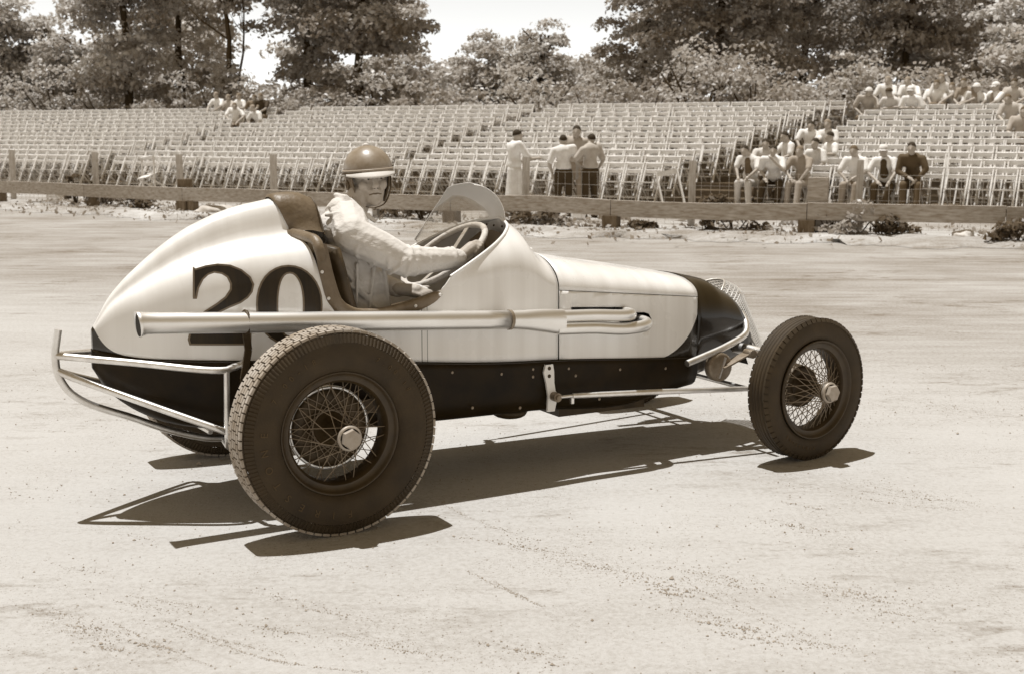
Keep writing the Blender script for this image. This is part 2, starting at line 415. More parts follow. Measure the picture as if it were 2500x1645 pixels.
def paint_mat(name, v, dark=None, streak=True):
    """glossy enamel with faint vertical streaks of tone; 'dark' is an expression that marks a second colour"""
    m = bpy.data.materials.new(name); m.use_nodes = True; t = m.node_tree; b = t.nodes['Principled BSDF']
    b.inputs['Roughness'].default_value = .30; b.inputs['Specular IOR Level'].default_value = .45
    b.inputs['Coat Weight'].default_value = .35; b.inputs['Coat Roughness'].default_value = .12
    tc = t.nodes.new('ShaderNodeTexCoord'); sx = t.nodes.new('ShaderNodeSeparateXYZ'); t.links.new(tc.outputs['Object'], sx.inputs[0])
    X, Z = sx.outputs[0], sx.outputs[2]
    def M(op, a, bb=0.0, c=None):
        n = t.nodes.new('ShaderNodeMath'); n.operation = op
        for i, q in enumerate((a, bb) if c is None else (a, bb, c)):
            if isinstance(q, (int, float)): n.inputs[i].default_value = q
            else: t.links.new(q, n.inputs[i])
        return n.outputs[0]
    mp = t.nodes.new('ShaderNodeMapping'); mp.inputs['Scale'].default_value = (17, 4, .5); t.links.new(tc.outputs['Object'], mp.inputs[0])
    n = t.nodes.new('ShaderNodeTexNoise'); n.inputs['Scale'].default_value = 1.0; n.inputs['Detail'].default_value = 3; t.links.new(mp.outputs[0], n.inputs['Vector'])
    n3 = t.nodes.new('ShaderNodeTexNoise'); n3.inputs['Scale'].default_value = 3.0; n3.inputs['Detail'].default_value = 5; t.links.new(tc.outputs['Object'], n3.inputs['Vector'])
    k = M('ADD', M('MULTIPLY', n.outputs[0], .75), M('MULTIPLY', n3.outputs[0], .25))
    r = t.nodes.new('ShaderNodeValToRGB'); r.color_ramp.elements[0].position = .36; r.color_ramp.elements[1].position = .64
    r.color_ramp.elements[0].color = tone(v * .93); r.color_ramp.elements[1].color = tone(min(v * 1.05, .86)); t.links.new(k, r.inputs[0])
    chip = t.nodes.new('ShaderNodeTexNoise'); chip.inputs['Scale'].default_value = 42; chip.inputs['Detail'].default_value = 6; chip.inputs['Roughness'].default_value = .75; t.links.new(tc.outputs['Object'], chip.inputs['Vector'])
    cm = t.nodes.new('ShaderNodeMapRange'); cm.inputs[1].default_value = .67; cm.inputs[2].default_value = .74; cm.inputs[4].default_value = .35; t.links.new(chip.outputs[0], cm.inputs[0])
    cx = t.nodes.new('ShaderNodeMix'); cx.data_type = 'RGBA'; cx.inputs[7].default_value = tone(v * .45); t.links.new(cm.outputs[0], cx.inputs[0]); t.links.new(r.outputs[0], cx.inputs[6])
    col = cx.outputs[2]
    rr = t.nodes.new('ShaderNodeMapRange'); rr.inputs[1].default_value = .35; rr.inputs[2].default_value = .65; rr.inputs[3].default_value = .22; rr.inputs[4].default_value = .42
    t.links.new(n3.outputs[0], rr.inputs[0]); t.links.new(rr.outputs[0], b.inputs['Roughness'])
    if dark:
        f = dark(M, X, Z)
        mx = t.nodes.new('ShaderNodeMix'); mx.data_type = 'RGBA'; t.links.new(f, mx.inputs[0]); t.links.new(col, mx.inputs[6]); mx.inputs[7].default_value = tone(.014)
        col = mx.outputs[2]
    t.links.new(col, b.inputs['Base Color']); return m
CREAM_V = .80
M_CREAM = paint_mat('cream_paint', CREAM_V)
def _tail(M, X, Z):     # dark paint runs up round the pointed tail
    e = M('MULTIPLY', M('POWER', 2.71828, M('DIVIDE', M('ADD', X, .752), -.036)), .12)
    zl = M('ADD', M('SUBTRACT', .617, M('MULTIPLY', X, .060)), e)
    return M('LESS_THAN', Z, zl)
def _nose(M, X, Z):     # the cream side ends in a quarter round above the dark nose
    a = M('DIVIDE', M('MAXIMUM', M('SUBTRACT', X, 1.83), 0), .285); c = M('DIVIDE', M('MAXIMUM', M('SUBTRACT', .755, Z), 0), .292)
    d = M('ADD', M('MULTIPLY', a, a), M('MULTIPLY', c, c)); return M('GREATER_THAN', d, 1.0)
def _seam(M, X, Z):     # panel joints below the cockpit
    d1 = M('LESS_THAN', M('ABSOLUTE', M('SUBTRACT', X, .557)), .0022); d2 = M('LESS_THAN', M('ABSOLUTE', M('SUBTRACT', X, .583)), .0016)
    return M('MULTIPLY', M('MULTIPLY', M('MAXIMUM', d1, d2), M('LESS_THAN', Z, .86)), .75)
M_TAIL = paint_mat('tail_paint', CREAM_V, _tail); M_HOODP = paint_mat('hood_paint', CREAM_V, _nose); M_COWL = paint_mat('cowl_paint', CREAM_V, _seam)
M_DARK = mat('dark_enamel', .014, .30, var=.35, vscale=5, coat=.3, spec=.35)
M_PAN = mat('dark_pan_paint', .014, .45, var=.5, vscale=6, spec=.16, bump=.06, bscale=14)
M_BLACK = mat('black_inside', .012, .8)
M_LEATHER = mat('brown_leather', .15, .48, var=.35, vscale=9, bump=.25, bscale=60)
M_LEATHER2 = mat('dark_seat_leather', .06, .55, var=.4, vscale=9, bump=.25, bscale=50)
M_CHROME = mat('plated_pipe', .88, .40, metal=1.0, var=.10, vscale=4, stretch=(1, 3, 3))
M_STEEL = mat('plated_tube', .80, .42, metal=1.0, var=.2, vscale=14)
M_DULL = mat('dull_steel', .24, .5, metal=.4, var=.35, vscale=16)
M_IRON = mat('dark_iron', .05, .55, metal=.3, var=.4, vscale=14)
M_BRIGHT = mat('bright_trim', .80, .35)

wtab = smooth_table([-.756,-.72,-.65,-.55,-.4,-.2,0,.2,.5,.9,1.27], [.012,.045,.10,.165,.235,.295,.33,.35,.36,.358,.335])
def bw_(x): return wtab(x) if x <= 1.27 else (.335 - (x - 1.27) * (.05 / .81) if x <= 2.08 else wnose(x))
wnose = smooth_table([2.08,2.2,2.35,2.5,2.6,2.66], [.285,.272,.245,.20,.145,.11])
zbelly = smooth_table([-.756,-.683,-.61,-.458,-.238,.3,.988,1.26,1.88,2.12], [.680,.665,.652,.643,.632,.592,.531,.516,.467,.452])
crest = smooth_table([-.756,-.736,-.692,-.630,-.568,-.475,-.381,-.255,-.127,-.030,.03,.2], [.765,.797,.873,.947,1.004,1.079,1.142,1.205,1.247,1.266,1.277,1.285])
hsh = smooth_table([-.756,-.69,-.62,-.5,-.33,-.15,.065,.2], [.004,.022,.048,.080,.118,.148,.165,.165])
def tail_half(x):
    w, zc, h = bw_(x), crest(x), hsh(x); zs = zc - h; s = min(1, w / .33); zb = zbelly(x)
    k = max(.15, min(1, (zs - zb) / .45))
    ctrl = [(0, zc), (.09*w, zc-.025*h), (.175*w, zc-.11*h), (.235*w, zc-.30*h), (.27*w, zc-.55*h), (.305*w, zc-.80*h), (.38*w, zc-.955*h), (.52*w, zs-.004*k), (.72*w, zs-.016*k), (.87*w, zs-.052*k), (.965*w, zs-.115*k), (w*1.004, zs-.22*k), (w, zb+.04*k), (w*.995, zb)]
    return catmull(ctrl, 34)
XT = -.756
def xend(z): return float(np.interp(z, [.6,.66,.72,.765,.81,.872,.988,1.046,1.096,1.13,1.2,1.3], [.19,.19,.19,.19,.178,.128,.101,.091,.080,.066,.055,.05]))
rows = []
N = 40
for i in range(N + 1):
    s = 1 - (1 - i / N) ** 1.0
    s = i / N; s = s * (.55 + .45 * s) if s < 1 else 1
    half0 = tail_half(XT + s * .87); pts = []
    for k, (y, z) in enumerate(half0):
        xe = xend(half0[k][1]); x = XT + s * .86; x = XT + s * (.86) + (xe - .104) * s ** 4
        yy, zz = tail_half(x)[k] if s > .5 else tail_half(XT + s * .86)[k]
        pts.append((x, yy, zz))
    left = pts; right = [(p[0], -p[1], p[2]) for p in pts]
    rows.append(right[::-1] + left[1:])
b = MB(); b.grid(rows)
b.add(rows[0], [tuple(range(len(rows[0])))], 0, True)
tail = b.build('tail_cowling', M_TAIL, car)
def side_y(x, z):
    h = tail_half(x); hs = h[19:][::-1]
    return float(np.interp(z, hs[:, 1], hs[:, 0]))
# racing number: flat paint with a lighter outline, laid on the tail side
TWO = [(-0.3955,1.0227),(-0.3854,1.0142),(-0.3476,1.0263),(-0.3034,1.0324),(-0.2538,1.0265),(-0.21,1.0065),(-0.1766,0.9756),(-0.1641,0.944),(-0.1726,0.9126),(-0.1908,0.8893),(-0.2197,0.8693),(-0.2648,0.8515),(-0.3043,0.833),(-0.3299,0.8128),(-0.3447,0.7863),(-0.3228,0.7766),(-0.2785,0.7703),(-0.2338,0.7705),(-0.2055,0.7816),(-0.1934,0.8022),(-0.1806,0.8028),(-0.185,0.696),(-0.4201,0.7045),(-0.4257,0.7286),(-0.4134,0.7794),(-0.3877,0.8207),(-0.3537,0.8465),(-0.3141,0.8721),(-0.28,0.898),(-0.2597,0.9273),(-0.2579,0.9481),(-0.2693,0.9752),(-0.2882,0.9888),(-0.3157,0.9948),(-0.338,0.987),(-0.3578,0.9686),(-0.3756,0.9335),(-0.3853,0.8909),(-0.4001,0.8914)]
ZO = [(0.1109,0.8467),(0.1075,0.8117),(0.0991,0.7804),(0.0859,0.7526),(0.0684,0.729),(0.0471,0.7103),(0.0227,0.697),(-0.004,0.6896),(-0.0328,0.6882),(-0.0613,0.6928),(-0.0867,0.7032),(-0.1092,0.7191),(-0.1285,0.74),(-0.1438,0.7651),(-0.1548,0.7938),(-0.1611,0.8252),(-0.1626,0.8599),(-0.1591,0.8942),(-0.151,0.9249),(-0.1384,0.9522),(-0.1217,0.9757),(-0.1015,0.9945),(-0.0783,1.0081),(-0.0526,1.0161),(-0.0242,1.0181),(0.0043,1.0141),(0.0304,1.0041),(0.0539,0.9885),(0.0741,0.9679),(0.0904,0.9427),(0.1022,0.9138),(0.1091,0.8819)]
ZI = [(0.0276,0.8511),(0.026,0.822),(0.0227,0.7974),(0.0177,0.7758),(0.0113,0.7576),(0.0035,0.743),(-0.0053,0.7325),(-0.0151,0.7262),(-0.0265,0.7246),(-0.0377,0.7274),(-0.0471,0.7347),(-0.0552,0.7461),(-0.0619,0.7614),(-0.0672,0.7802),(-0.0708,0.8021),(-0.0728,0.8268),(-0.0728,0.8559),(-0.0712,0.8848),(-0.0679,0.9092),(-0.0632,0.9305),(-0.0569,0.9487),(-0.0494,0.9632),(-0.0408,0.9737),(-0.0311,0.98),(-0.0198,0.9818),(-0.0086,0.9792),(0.0008,0.9722),(0.0091,0.9609),(0.0161,0.9457),(0.0216,0.927),(0.0254,0.9051),(0.0274,0.8804)]
def inset(P, d):
    P = np.array(P); n = len(P); A = .5 * sum(P[i-1][0]*P[i][1] - P[i][0]*P[i-1][1] for i in range(n)); sg = 1 if A > 0 else -1; o = []
    for i in range(n):
        a, q, c = P[i-1], P[i], P[(i+1) % n]
        e1 = (q-a)/np.linalg.norm(q-a); e2 = (c-q)/np.linalg.norm(c-q)
        m = np.array([-e1[1]-e2[1], e1[0]+e2[0]]) * sg; L = np.linalg.norm(m); m = m/(L+1e-9)
        o.append(tuple(q + m * d / max(.55, L/2)))
    return o
def plate(name, loops, lift, m, parent, side, yf, cut=.018):
    """flat figure cut fine and wrapped on to the body side"""
    L = [[Vector((p[0], p[1], 0)) for p in lp] for lp in loops]
    tri = tessellate_polygon(L); flat = [p for lp in L for p in lp]
    bm = bmesh.new(); vv = [bm.verts.new((p.x, 0, p.y)) for p in flat]
    for t_ in tri:
        try: bm.faces.new([vv[i] for i in t_])
        except ValueError: pass
    x0 = min(p.x for p in flat); x1 = max(p.x for p in flat); z0 = min(p.y for p in flat); z1 = max(p.y for p in flat)
    for x in np.arange(x0 + cut, x1, cut): bmesh.ops.bisect_plane(bm, geom=bm.verts[:] + bm.edges[:] + bm.faces[:], plane_co=(x, 0, 0), plane_no=(1, 0, 0))
    for z in np.arange(z0 + cut, z1, cut): bmesh.ops.bisect_plane(bm, geom=bm.verts[:] + bm.edges[:] + bm.faces[:], plane_co=(0, 0, z), plane_no=(0, 0, 1))
    for v in bm.verts: v.co.y = side * (yf(v.co.x, v.co.z) + lift)
    bmesh.ops.recalc_face_normals(bm, faces=bm.faces[:])
    bm.normal_update()
    if bm.faces and sum(f.normal.y for f in bm.faces) * side < 0: bmesh.ops.reverse_faces(bm, faces=bm.faces[:])
    me = bpy.data.meshes.new(name); bm.to_mesh(me); bm.free(); me.materials.append(m)
    for p in me.polygons: p.use_smooth = True
    return link(name, me, parent)
M_NUM = mat('number_paint', .020, .5, var=.45, vscale=6, stretch=(5, 1, .6), spec=.3); M_NUMO = mat('number_outline', .15, .4)
n2 = plate('number_digit', [TWO], .0016, M_NUMO, tail, -1, side_y); n2['label'] = 'digit 2 on the tail'
plate('digit_fill', [inset(TWO, .0075)], .003, M_NUM, tail, -1, side_y)
n0 = plate('number_digit', [ZO, ZI], .0016, M_NUMO, tail, -1, side_y); n0['label'] = 'digit 0 on the tail'
plate('digit_fill', [inset(ZO, .0075), inset(ZI, -.0075)], .003, M_NUM, tail, -1, side_y)

# belly pan from the tail to the nose
zbot = smooth_table([-.756,-.745,-.713,-.633,-.542,-.3,0,.61,.99,1.19,1.73,1.94,2.12], [.605,.588,.529,.448,.395,.335,.302,.279,.273,.268,.240,.275,.30])
rows = []
for x in np.r_[np.linspace(-.756, -.5, 14), np.linspace(-.44, 2.106, 40)]:
    w, zb, z0 = bw_(x), zbelly(x), zbot(x); h = zb - z0; w = w + .003
    half = catmull([(w, zb + .004), (w, zb - .2*h), (w*.985, zb - .55*h), (w*.90, z0 + .14*h), (w*.72, z0 + .02*h), (w*.4, z0), (0, z0)], 16)
    r_ = [(x, -y, z) for y, z in half]; l_ = [(x, y, z) for y, z in half]
    rows.append(r_ + l_[::-1][1:])
b = MB(); b.grid(rows, flip=True); b.add(rows[0], [tuple(range(len(rows[0])))], 0, True)
pan = b.build('belly_pan', M_PAN, car); solidify(pan, .003)
# ledge strip where pan and body meet, and a few rivets and a sump below
b = MB()
for s in (-1, 1):
    b.tube([(x, s * (bw_(x) + .004), zbelly(x) - .002) for x in np.linspace(-.60, 2.09, 40)], .0035, 6)
b.build('seam_bead', M_DARK, pan)
bt = MB(); bt.ellipsoid((0, 0, 0), (.008, .004, .008), 8, 5); bt = bt.mesh('bolt', M_DULL)
for x, dz in ((.70, -.04), (.95, -.05), (1.12, -.035), (1.12, -.07), (1.32, -.04), (1.36, -.075), (1.62, -.05), (1.90, -.05), (.80, -.20), (1.05, -.21), (1.50, -.19)):
    link('bolt', bt, pan, (x, -(bw_(x) + .004), zbelly(x) + dz))
b = MB(); b.ellipsoid((1.10, -.16, .262), (.085, .10, .035)); b.build('sump', M_IRON, car)
b = MB(); b.box((1.62, 0, .235), (.5, .34, .06)); b.build('under_tray', M_IRON, car)

# cowl round the cockpit
trim_in = smooth_table([.13,.19,.2174,.2616,.3348,.4149,.5318,.6587], [.86,.86,.842,.820,.8155,.8213,.8466,.8825])
rim_w = smooth_table([.66,.70,.80,.886,.97,1.046,1.107,1.14], [.359,.357,.342,.322,.288,.226,.125,0.0])
def rim_z(x): return .935 + .5 * (x - .7)
ctop = smooth_table([1.14,1.16,1.18,1.205,1.238,1.262], [1.152,1.118,1.083,1.045,1.020,1.005])
def cowl_half(x):
    w, zb = bw_(x), zbelly(x)
    if x < .66: we, ze = w, trim_in(x)
    elif x < .70: we, ze = w - .001, np.interp(x, [.66, .70], [.885, .935])
    elif x < 1.14: we, ze = rim_w(x), rim_z(x)
    else: we, ze = 0.0, ctop(x)
    zsh = min(np.interp(x, [.2, .7, 1.0, 1.15, 1.27], [.78, .86, .90, .88, .838]), ze - .02)
    fl = np.interp(x, [.7, 1.05, 1.20, 1.27], [0.0, .55, .75, 1.0])
    lo = [(w, zb + (zsh - zb) * k / 8) for k in range(8)]; up = []
    P = [(w, zsh), (w + (we - w) * .0, zsh + .55 * (ze - zsh)), (we + .62 * (w - we), ze - (1 - fl) * .45 * (ze - zsh) ), (we, ze)]
    for k in range(17):
        t_ = k / 16; c = [(1-t_)**3, 3*t_*(1-t_)**2, 3*t_*t_*(1-t_), t_**3]
        up.append((sum(c[q]*P[q][0] for q in range(4)), sum(c[q]*P[q][1] for q in range(4))))
    return lo + up
def both(rowsf, xs_):
    a = []; c = []
    for x in xs_:
        h = rowsf(x); a.append([(x, -y, z) for y, z in h]); c.append([(x, y, z) for y, z in h])
    return a, c
XS = list(np.linspace(.13, .62, 16)) + list(np.linspace(.65, 1.08, 20)) + [1.10, 1.12, 1.13, 1.138] + [1.14, 1.155, 1.17, 1.185, 1.2, 1.22, 1.24, 1.262]
ra, rl = both(cowl_half, XS); b = MB(); b.grid(ra, flip=True); b.grid(rl)
cowl = b.build('cowl', M_COWL, car); solidify(cowl, .004)
rim_path = [(x, -rim_w(x), rim_z(x)) for x in list(np.linspace(.70, 1.05, 16)) + [1.07, 1.09, 1.107, 1.12, 1.13, 1.136]] + [(1.1395, 0, 1.1545)]
rim_path = rim_path + [(p[0], -p[1], p[2]) for p in rim_path[-2::-1]]
b = MB(); b.tube(rim_path, .0075, 8); b.build('cowl_rim', M_BRIGHT, cowl)
rv = None
for i, p in enumerate([(1.02,-.262,1.07),(1.06,-.21,1.105),(.995,-.290,1.03),(.93,-.335,.985),(.80,-.352,.93)] + [(x, rim_w(x) - .010, rim_z(x) - .028) for x in (.80,.87,.94,1.0,1.05)] + [(1.125, y, 1.118) for y in (.10,.03,-.05)]):
    if rv is None:
        b = MB(); b.ellipsoid((0, 0, 0), (.0055, .0055, .0055), 6, 4); rv = b.mesh('rivet', M_IRON)
    link('rivet', rv, cowl, p)
b = MB(); b.lathe([(0, 0), (.0, .022), (.012, .022), (.02, .014), (.022, 0)], 14); o = b.build('filler_cap', M_BRIGHT, car, (1.31, .02, .986), (R(90), 0, 0))

# bonnet: top panel, side panels with the exhaust slot
ztop = smooth_table([1.262,1.301,1.419,1.739,2.138], [1.004,.990,.967,.915,.843])
def zsplit(x): return .838 - (x - 1.27) * .1032
def hood_half(x):
    w, zs, zt = bw_(x), zsplit(x) + .0015, ztop(x); P = [(w, zs), (w, zs + .62*(zt-zs)), (.60*w, zt), (0, zt)]; o = []
    for k in range(15):
        t_ = k/14; c = [(1-t_)**3, 3*t_*(1-t_)**2, 3*t_*t_*(1-t_), t_**3]; o.append((sum(c[q]*P[q][0] for q in range(4)), sum(c[q]*P[q][1] for q in range(4))))
    return o
ra, rl = both(hood_half, np.linspace(1.269, 2.100, 26))
b = MB(); b.grid([r_ + l_[::-1][1:] for r_, l_ in zip(ra, rl)], flip=True); o = b.build('hood_top', M_HOODP, car); solidify(o, .003)
SLOT = [(1.335,.756),(1.655,.733),(1.685,.722),(1.70,.703),(1.765,.700),(1.795,.690),(1.812,.662),(1.805,.630),(1.776,.612),(1.73,.613),(1.62,.66),(1.60,.69),(1.335,.722)]
for s in (-1, 1):
    zt_, zb_ = (lambda x: zsplit(x) - .0015), (lambda x: zbelly(x))
    outer = [(x, zb_(x)) for x in np.linspace(1.269, 2.10, 20)] + [(x, zt_(x)) for x in np.linspace(2.10, 1.269, 12)]
    o = plate('hood_side', [outer, SLOT] if s < 0 else [outer], .0, M_HOODP, car, s, lambda x, z: bw_(x), cut=.06); solidify(o, .003)
# dark inner shell behind the panel joints
b = MB()
for x0, x1 in ((1.235, 1.30),):
    rr_ = []
    for x in (x0, x1):
        h = [(y * .975, z - .006) for y, z in [(bw_(x), zbelly(x) + .01)] + hood_half(max(x, 1.269))]
        rr_.append([(x, -y, z) for y, z in h] + [(x, y, z) for y, z in h[::-1][1:]])
    b.grid(rr_, flip=True)
for s in (-1, 1): b.grid([[(x, s * (bw_(x) - .007), zsplit(x) + dz) for x in np.linspace(1.28, 2.09, 8)] for dz in (-.018, .012)])
b.build('inner_frame', M_BLACK, car)
b = MB(); b.grid([[(1.24, -.33, .30), (1.24, .33, .30)], [(1.24, -.33, .80), (1.24, .33, .80)]]); b.build('firewall', M_BLACK, car)

# dark nose
nzt = smooth_table([2.10,2.138,2.294,2.4,2.487,2.543,2.60,2.66], [.8495,.843,.808,.778,.745,.715,.68,.64]); nzb = smooth_table([2.10,2.2,2.35,2.5,2.66], [.300,.314,.345,.380,.42])
def nose_row(x0):
    pts = []
    w = bw_(x0); zt, zb = nzt(x0), nzb(x0); zm = zt - .42 * (zt - zb); n = 20
    for k in range(n + 1):
        a = math.pi * k / n; c, s_ = math.cos(a), math.sin(a); e = .62 if x0 < 2.15 else .72
        y = w * abs(s_) ** e
        z = zm + (zt - zm) * c if c > 0 else zm + (zm - zb) * c
        if c > 0: z = zm + (zt - zm) * c ** 1.0
        pts.append((x0, y, z))
    return pts
rows = []
for i, x in enumerate(np.r_[2.104, np.linspace(2.13, 2.465, 14)]):
    h = nose_row(float(x)); k = max(0, (x - 2.28) / .185)
    h = [(p[0] + k * .10 * (.60 - p[2]) / .2, p[1], p[2]) for p in h]
    rows.append([(p[0], -p[1], p[2]) for p in h] + [(p[0], p[1], p[2]) for p in h[::-1][1:]])
b = MB(); b.grid(rows, flip=True); nose = b.build('nose_cowl', M_DARK, car); solidify(nose, .004)
b = MB(); b.tube([tuple(Vector(p) * 1.0 + Vector((0, 0, 0))) for p in [(2.158, y * 1.006, zz) for (_, y, zz) in [(q[0], q[1], q[2]) for q in nose_row(2.158)]]], .0022, 5)
b.tube([(2.158, -y * 1.006, zz) for (_, y, zz) in nose_row(2.158)], .0022, 5); b.build('nose_band', M_IRON, nose)
b = MB(); b.grid([[(2.41 + (.62 - z) * .45, y, z) for y in (-.17, 0, .17)] for z in (.36, .5, .62, .74)]); b.build('radiator_core', M_BLACK, car)
# stone guard: crossed bright wires on a bowed frame
def guard(u, v):   # u -1..1 across, v 0..1 down
    w = .165 + .03 * v; y = u * w; z = .790 - v * .40 - (1 - v) ** 1.5 * .095 * abs(u) ** 2.6
    return (2.552 + v * .21 - .165 * abs(u) ** 1.8 - 3.2 * max(0, .16 - v) ** 2, y, z)
b = MB()
for i in range(27):
    u = -1 + 2 * i / 26; b.tube([guard(u, k / 14) for k in range(15)], .0026, 4, False, smooth=False)
for j in range(31):
    v = j / 30; b.tube([guard(-1 + 2 * k / 12, v) for k in range(13)], .0026, 4, False, smooth=False)
sg = b.build('stone_guard', M_CHROME, car)
b = MB(); b.tube([guard(-1, k / 14) for k in range(14, -1, -1)] + [guard(-1 + 2 * k / 12, 0) for k in range(13)] + [guard(1, k / 14) for k in range(15)], .006, 6); b.build('guard_frame', M_STEEL, sg)
b = MB(); b.tube([guard(-.55, .12), guard(-.3, .2), guard(-.1, .5), guard(-.12, .78), guard(-.3, .97)], .008, 8); b.build('guard_strap', M_STEEL, sg)

# tubes at the front
b = MB(); b.tube(catmull([(2.50, -.135, .625), (2.46, -.22, .592), (2.40, -.29, .545), (2.24, -.335, .50), (2.09, -.352, .465), (1.985, -.36, .441)], 24), .0172, 10); b.build('front_brace', M_STEEL, car)
b = MB(); b.tube(catmull([(2.50, .135, .625), (2.46, .22, .592), (2.40, .29, .545), (2.24, .335, .50), (2.09, .352, .465), (1.985, .36, .441)], 24), .0172, 10); b.build('front_brace', M_STEEL, car)
b = MB(); b.tube([(2.40, -.62, .40), (2.40, -.57, .455), (2.40, -.45, .468), (2.40, 0, .468), (2.40, .45, .468), (2.40, .57, .455), (2.40, .62, .40)], .028, 12); b.build('front_axle', M_STEEL, car)
b = MB(); b.tube([(2.30, -.60, .30), (2.30, .60, .30)], .012, 8); b.build('tie_rod', M_STEEL, car)
for s in (-1, 1):
    b = MB(); b.lathe([(-.024, 0), (-.024, .064), (-.017, .072), (.017, .072), (.024, .064), (.024, 0)], 24); o = b.build('shock_absorber', M_DULL, car, (2.19, s * .345, .405))
    b = MB(); b.bar((2.19, s * .372, .405), (2.35, s * .385, .470), .008, .06, (0, 1, 0)); b.tube([(2.35, s * .36, .465), (2.35, s * .42, .465)], .022, 10); b.build('shock_arm', M_DULL, car)
    b = MB(); b.bar((2.17, s * .375, .355), (2.21, s * .375, .455), .008, .016, (0, 1, 0)); b.build('shock_link', M_STEEL, car)
    b = MB(); b.tube([(1.235, s * .40, .357), (1.33, s * .405, .357)], .008, 8); b.tube([(1.30, s * .405, .357), (1.36, s * .41, .355), (1.75, s * .45, .340), (2.36, s * .52, .312)], [.0125, .0135, .0135, .0125], 10); b.build('radius_rod', M_STEEL, car)
    b = MB(); b.bar((1.30, s * .40, .36), (1.30, s * .40, .32), .014, .014); b.build('rod_clamp', M_STEEL, car)
    b = MB()
    path = [(1.200, .505), (1.198, .47), (1.205, .42), (1.212, .38), (1.222, .355), (1.216, .33), (1.210, .285)]; wd = [.018, .026, .020, .020, .026, .022, .018]
    rws = []
    for (px, pz), w in zip(path, wd): rws.append([(px - w, s * .352, pz), (px - w, s * .362, pz), (px + w, s * .362, pz), (px + w, s * .352, pz)])
    b.grid(rws, smooth=False); o = b.build('rod_bracket', M_BRIGHT, car); solidify(o, .004, 0)
    for z in (.488, .452):
        b = MB(); b.ellipsoid((1.199, s * .364, z), (.009, .006, .009), 8, 6); b.build('bolt', M_IRON, o)
    b = MB(); b.tube([(1.222, s * .36, .356), (1.222, s * .405, .356)], .021, 14); b.tube([(1.222, s * .405, .356), (1.222, s * .415, .356)], .012, 10); b.build('rod_joint', M_DULL, car)

# exhaust
PY = -.425
b = MB(); zc = lambda x: .735 - (x - .961) * .0625
main = [(-.668, PY - .01, zc(-.668) - .012)] + [(x, PY - .01 * (x < 0), zc(x)) for x in np.linspace(-.60, .955, 14)]
b.tube([(-.672, PY - .01, zc(-.668) - .004), (-.660, PY - .01, zc(-.66) - .002), (-.64, PY - .01, zc(-.64)), *main[1:]], [.0505, .0465, .0425] + [.0415] * 14, 24, cap=False)
ex = b.build('exhaust_pipe', M_CHROME, car); solidify(ex, .002)
b = MB(); b.tube([(-.6685, PY - .01, zc(-.668) - .003), (-.655, PY - .01, zc(-.655) - .002), (-.64, PY - .01, zc(-.64)), (-.5, PY - .01, zc(-.5))], [.0475, .0435, .0395, .039], 20); b.build('pipe_bore', M_BLACK, ex)
b = MB(); b.tube([(.948, PY, zc(.95)), (.962, PY, zc(.96))], .0445, 24); b.build('pipe_joint', M_DULL, ex)
# the collector flattens from round to a tall oval that takes both headers
rws = []
for x, ry, rz, dz in ((.955, .0415, .0415, 0), (1.02, .041, .043, -.001), (1.10, .036, .050, -.003), (1.18, .033, .055, -.008), (1.235, .031, .057, -.011)):
    rws.append([(x, PY + ry * math.cos(a), zc(x) + dz + rz * math.sin(a)) for a in np.linspace(0, 2 * math.pi, 25)])
b = MB(); b.grid(rws, flip=True); b.build('exhaust_collector', M_CHROME, car)
b = MB(); b.tube(catmull([(1.20, PY, .733), (1.40, PY, .725), (1.54, PY, .714), (1.60, PY + .008, .711), (1.632, PY + .04, .709), (1.645, PY + .09, .708), (1.645, PY + .16, .708)], 30), .0275, 18); b.build('exhaust_header', M_CHROME, car)
b = MB(); b.tube(catmull([(1.20, PY, .678), (1.40, PY, .668), (1.56, PY, .651), (1.66, PY + .004, .652), (1.712, PY + .025, .656), (1.736, PY + .07, .660), (1.738, PY + .16, .662)], 34), .0285, 18); b.build('exhaust_header', M_CHROME, car)
b = MB(); b.tube([(-.245, PY + .0435*math.cos(a), zc(-.245) + .0435*math.sin(a)) for a in np.linspace(0, 2*math.pi, 20)], .008, 6, False)
b.bar((-.245, PY, .765), (-.238, PY, .70), .028, .012, (0, 1, 0)); b.bar((-.238, PY, .70), (-.255, PY + .02, .58), .028, .012, (0, 1, 0)); b.bar((-.255, PY + .02, .58), (-.255, PY + .06, .40), .024, .012, (0, 1, 0)); b.build('exhaust_hanger', M_IRON, car)

# rear bumper tubes
b = MB(); b.tube(catmull([(-.885, 0, .772), (-.893, 0, .73), (-.901, 0, .678), (-.899, 0, .612), (-.886, 0, .569), (-.849, 0, .511), (-.77, -.0, .454), (-.612, -.0, .385), (-.46, -.0, .315), (-.30, 0, .262), (-.2, 0, .25)], 40), .0155, 12); bmp = b.build('rear_bumper', M_STEEL, car)
for s in (-1, 1):
    b = MB(); b.tube(catmull([(-.900, 0, .668), (-.84, s * .05, .664), (-.60, s * .20, .640), (-.40, s * .32, .617), (-.31, s * .345, .611), (-.275, s * .33, .617), (-.22, s * .30, .622)], 26), .0145, 10); b.build('bumper_tube', M_STEEL, bmp)
    b = MB(); b.tube(catmull([(-.897, 0, .607), (-.84, s * .04, .578), (-.60, s * .19, .478), (-.33, s * .345, .366), (-.30, s * .335, .352), (-.23, s * .20, .30)], 24), .0145, 10); b.build('bumper_tube', M_STEEL, bmp)
    b = MB(); b.tube([(-.305, s * .345, .608), (-.312, s * .347, .36), (-.295, s * .30, .285), (-.25, s * .1, .262)], .0125, 10); b.build('bumper_post', M_STEEL, bmp)
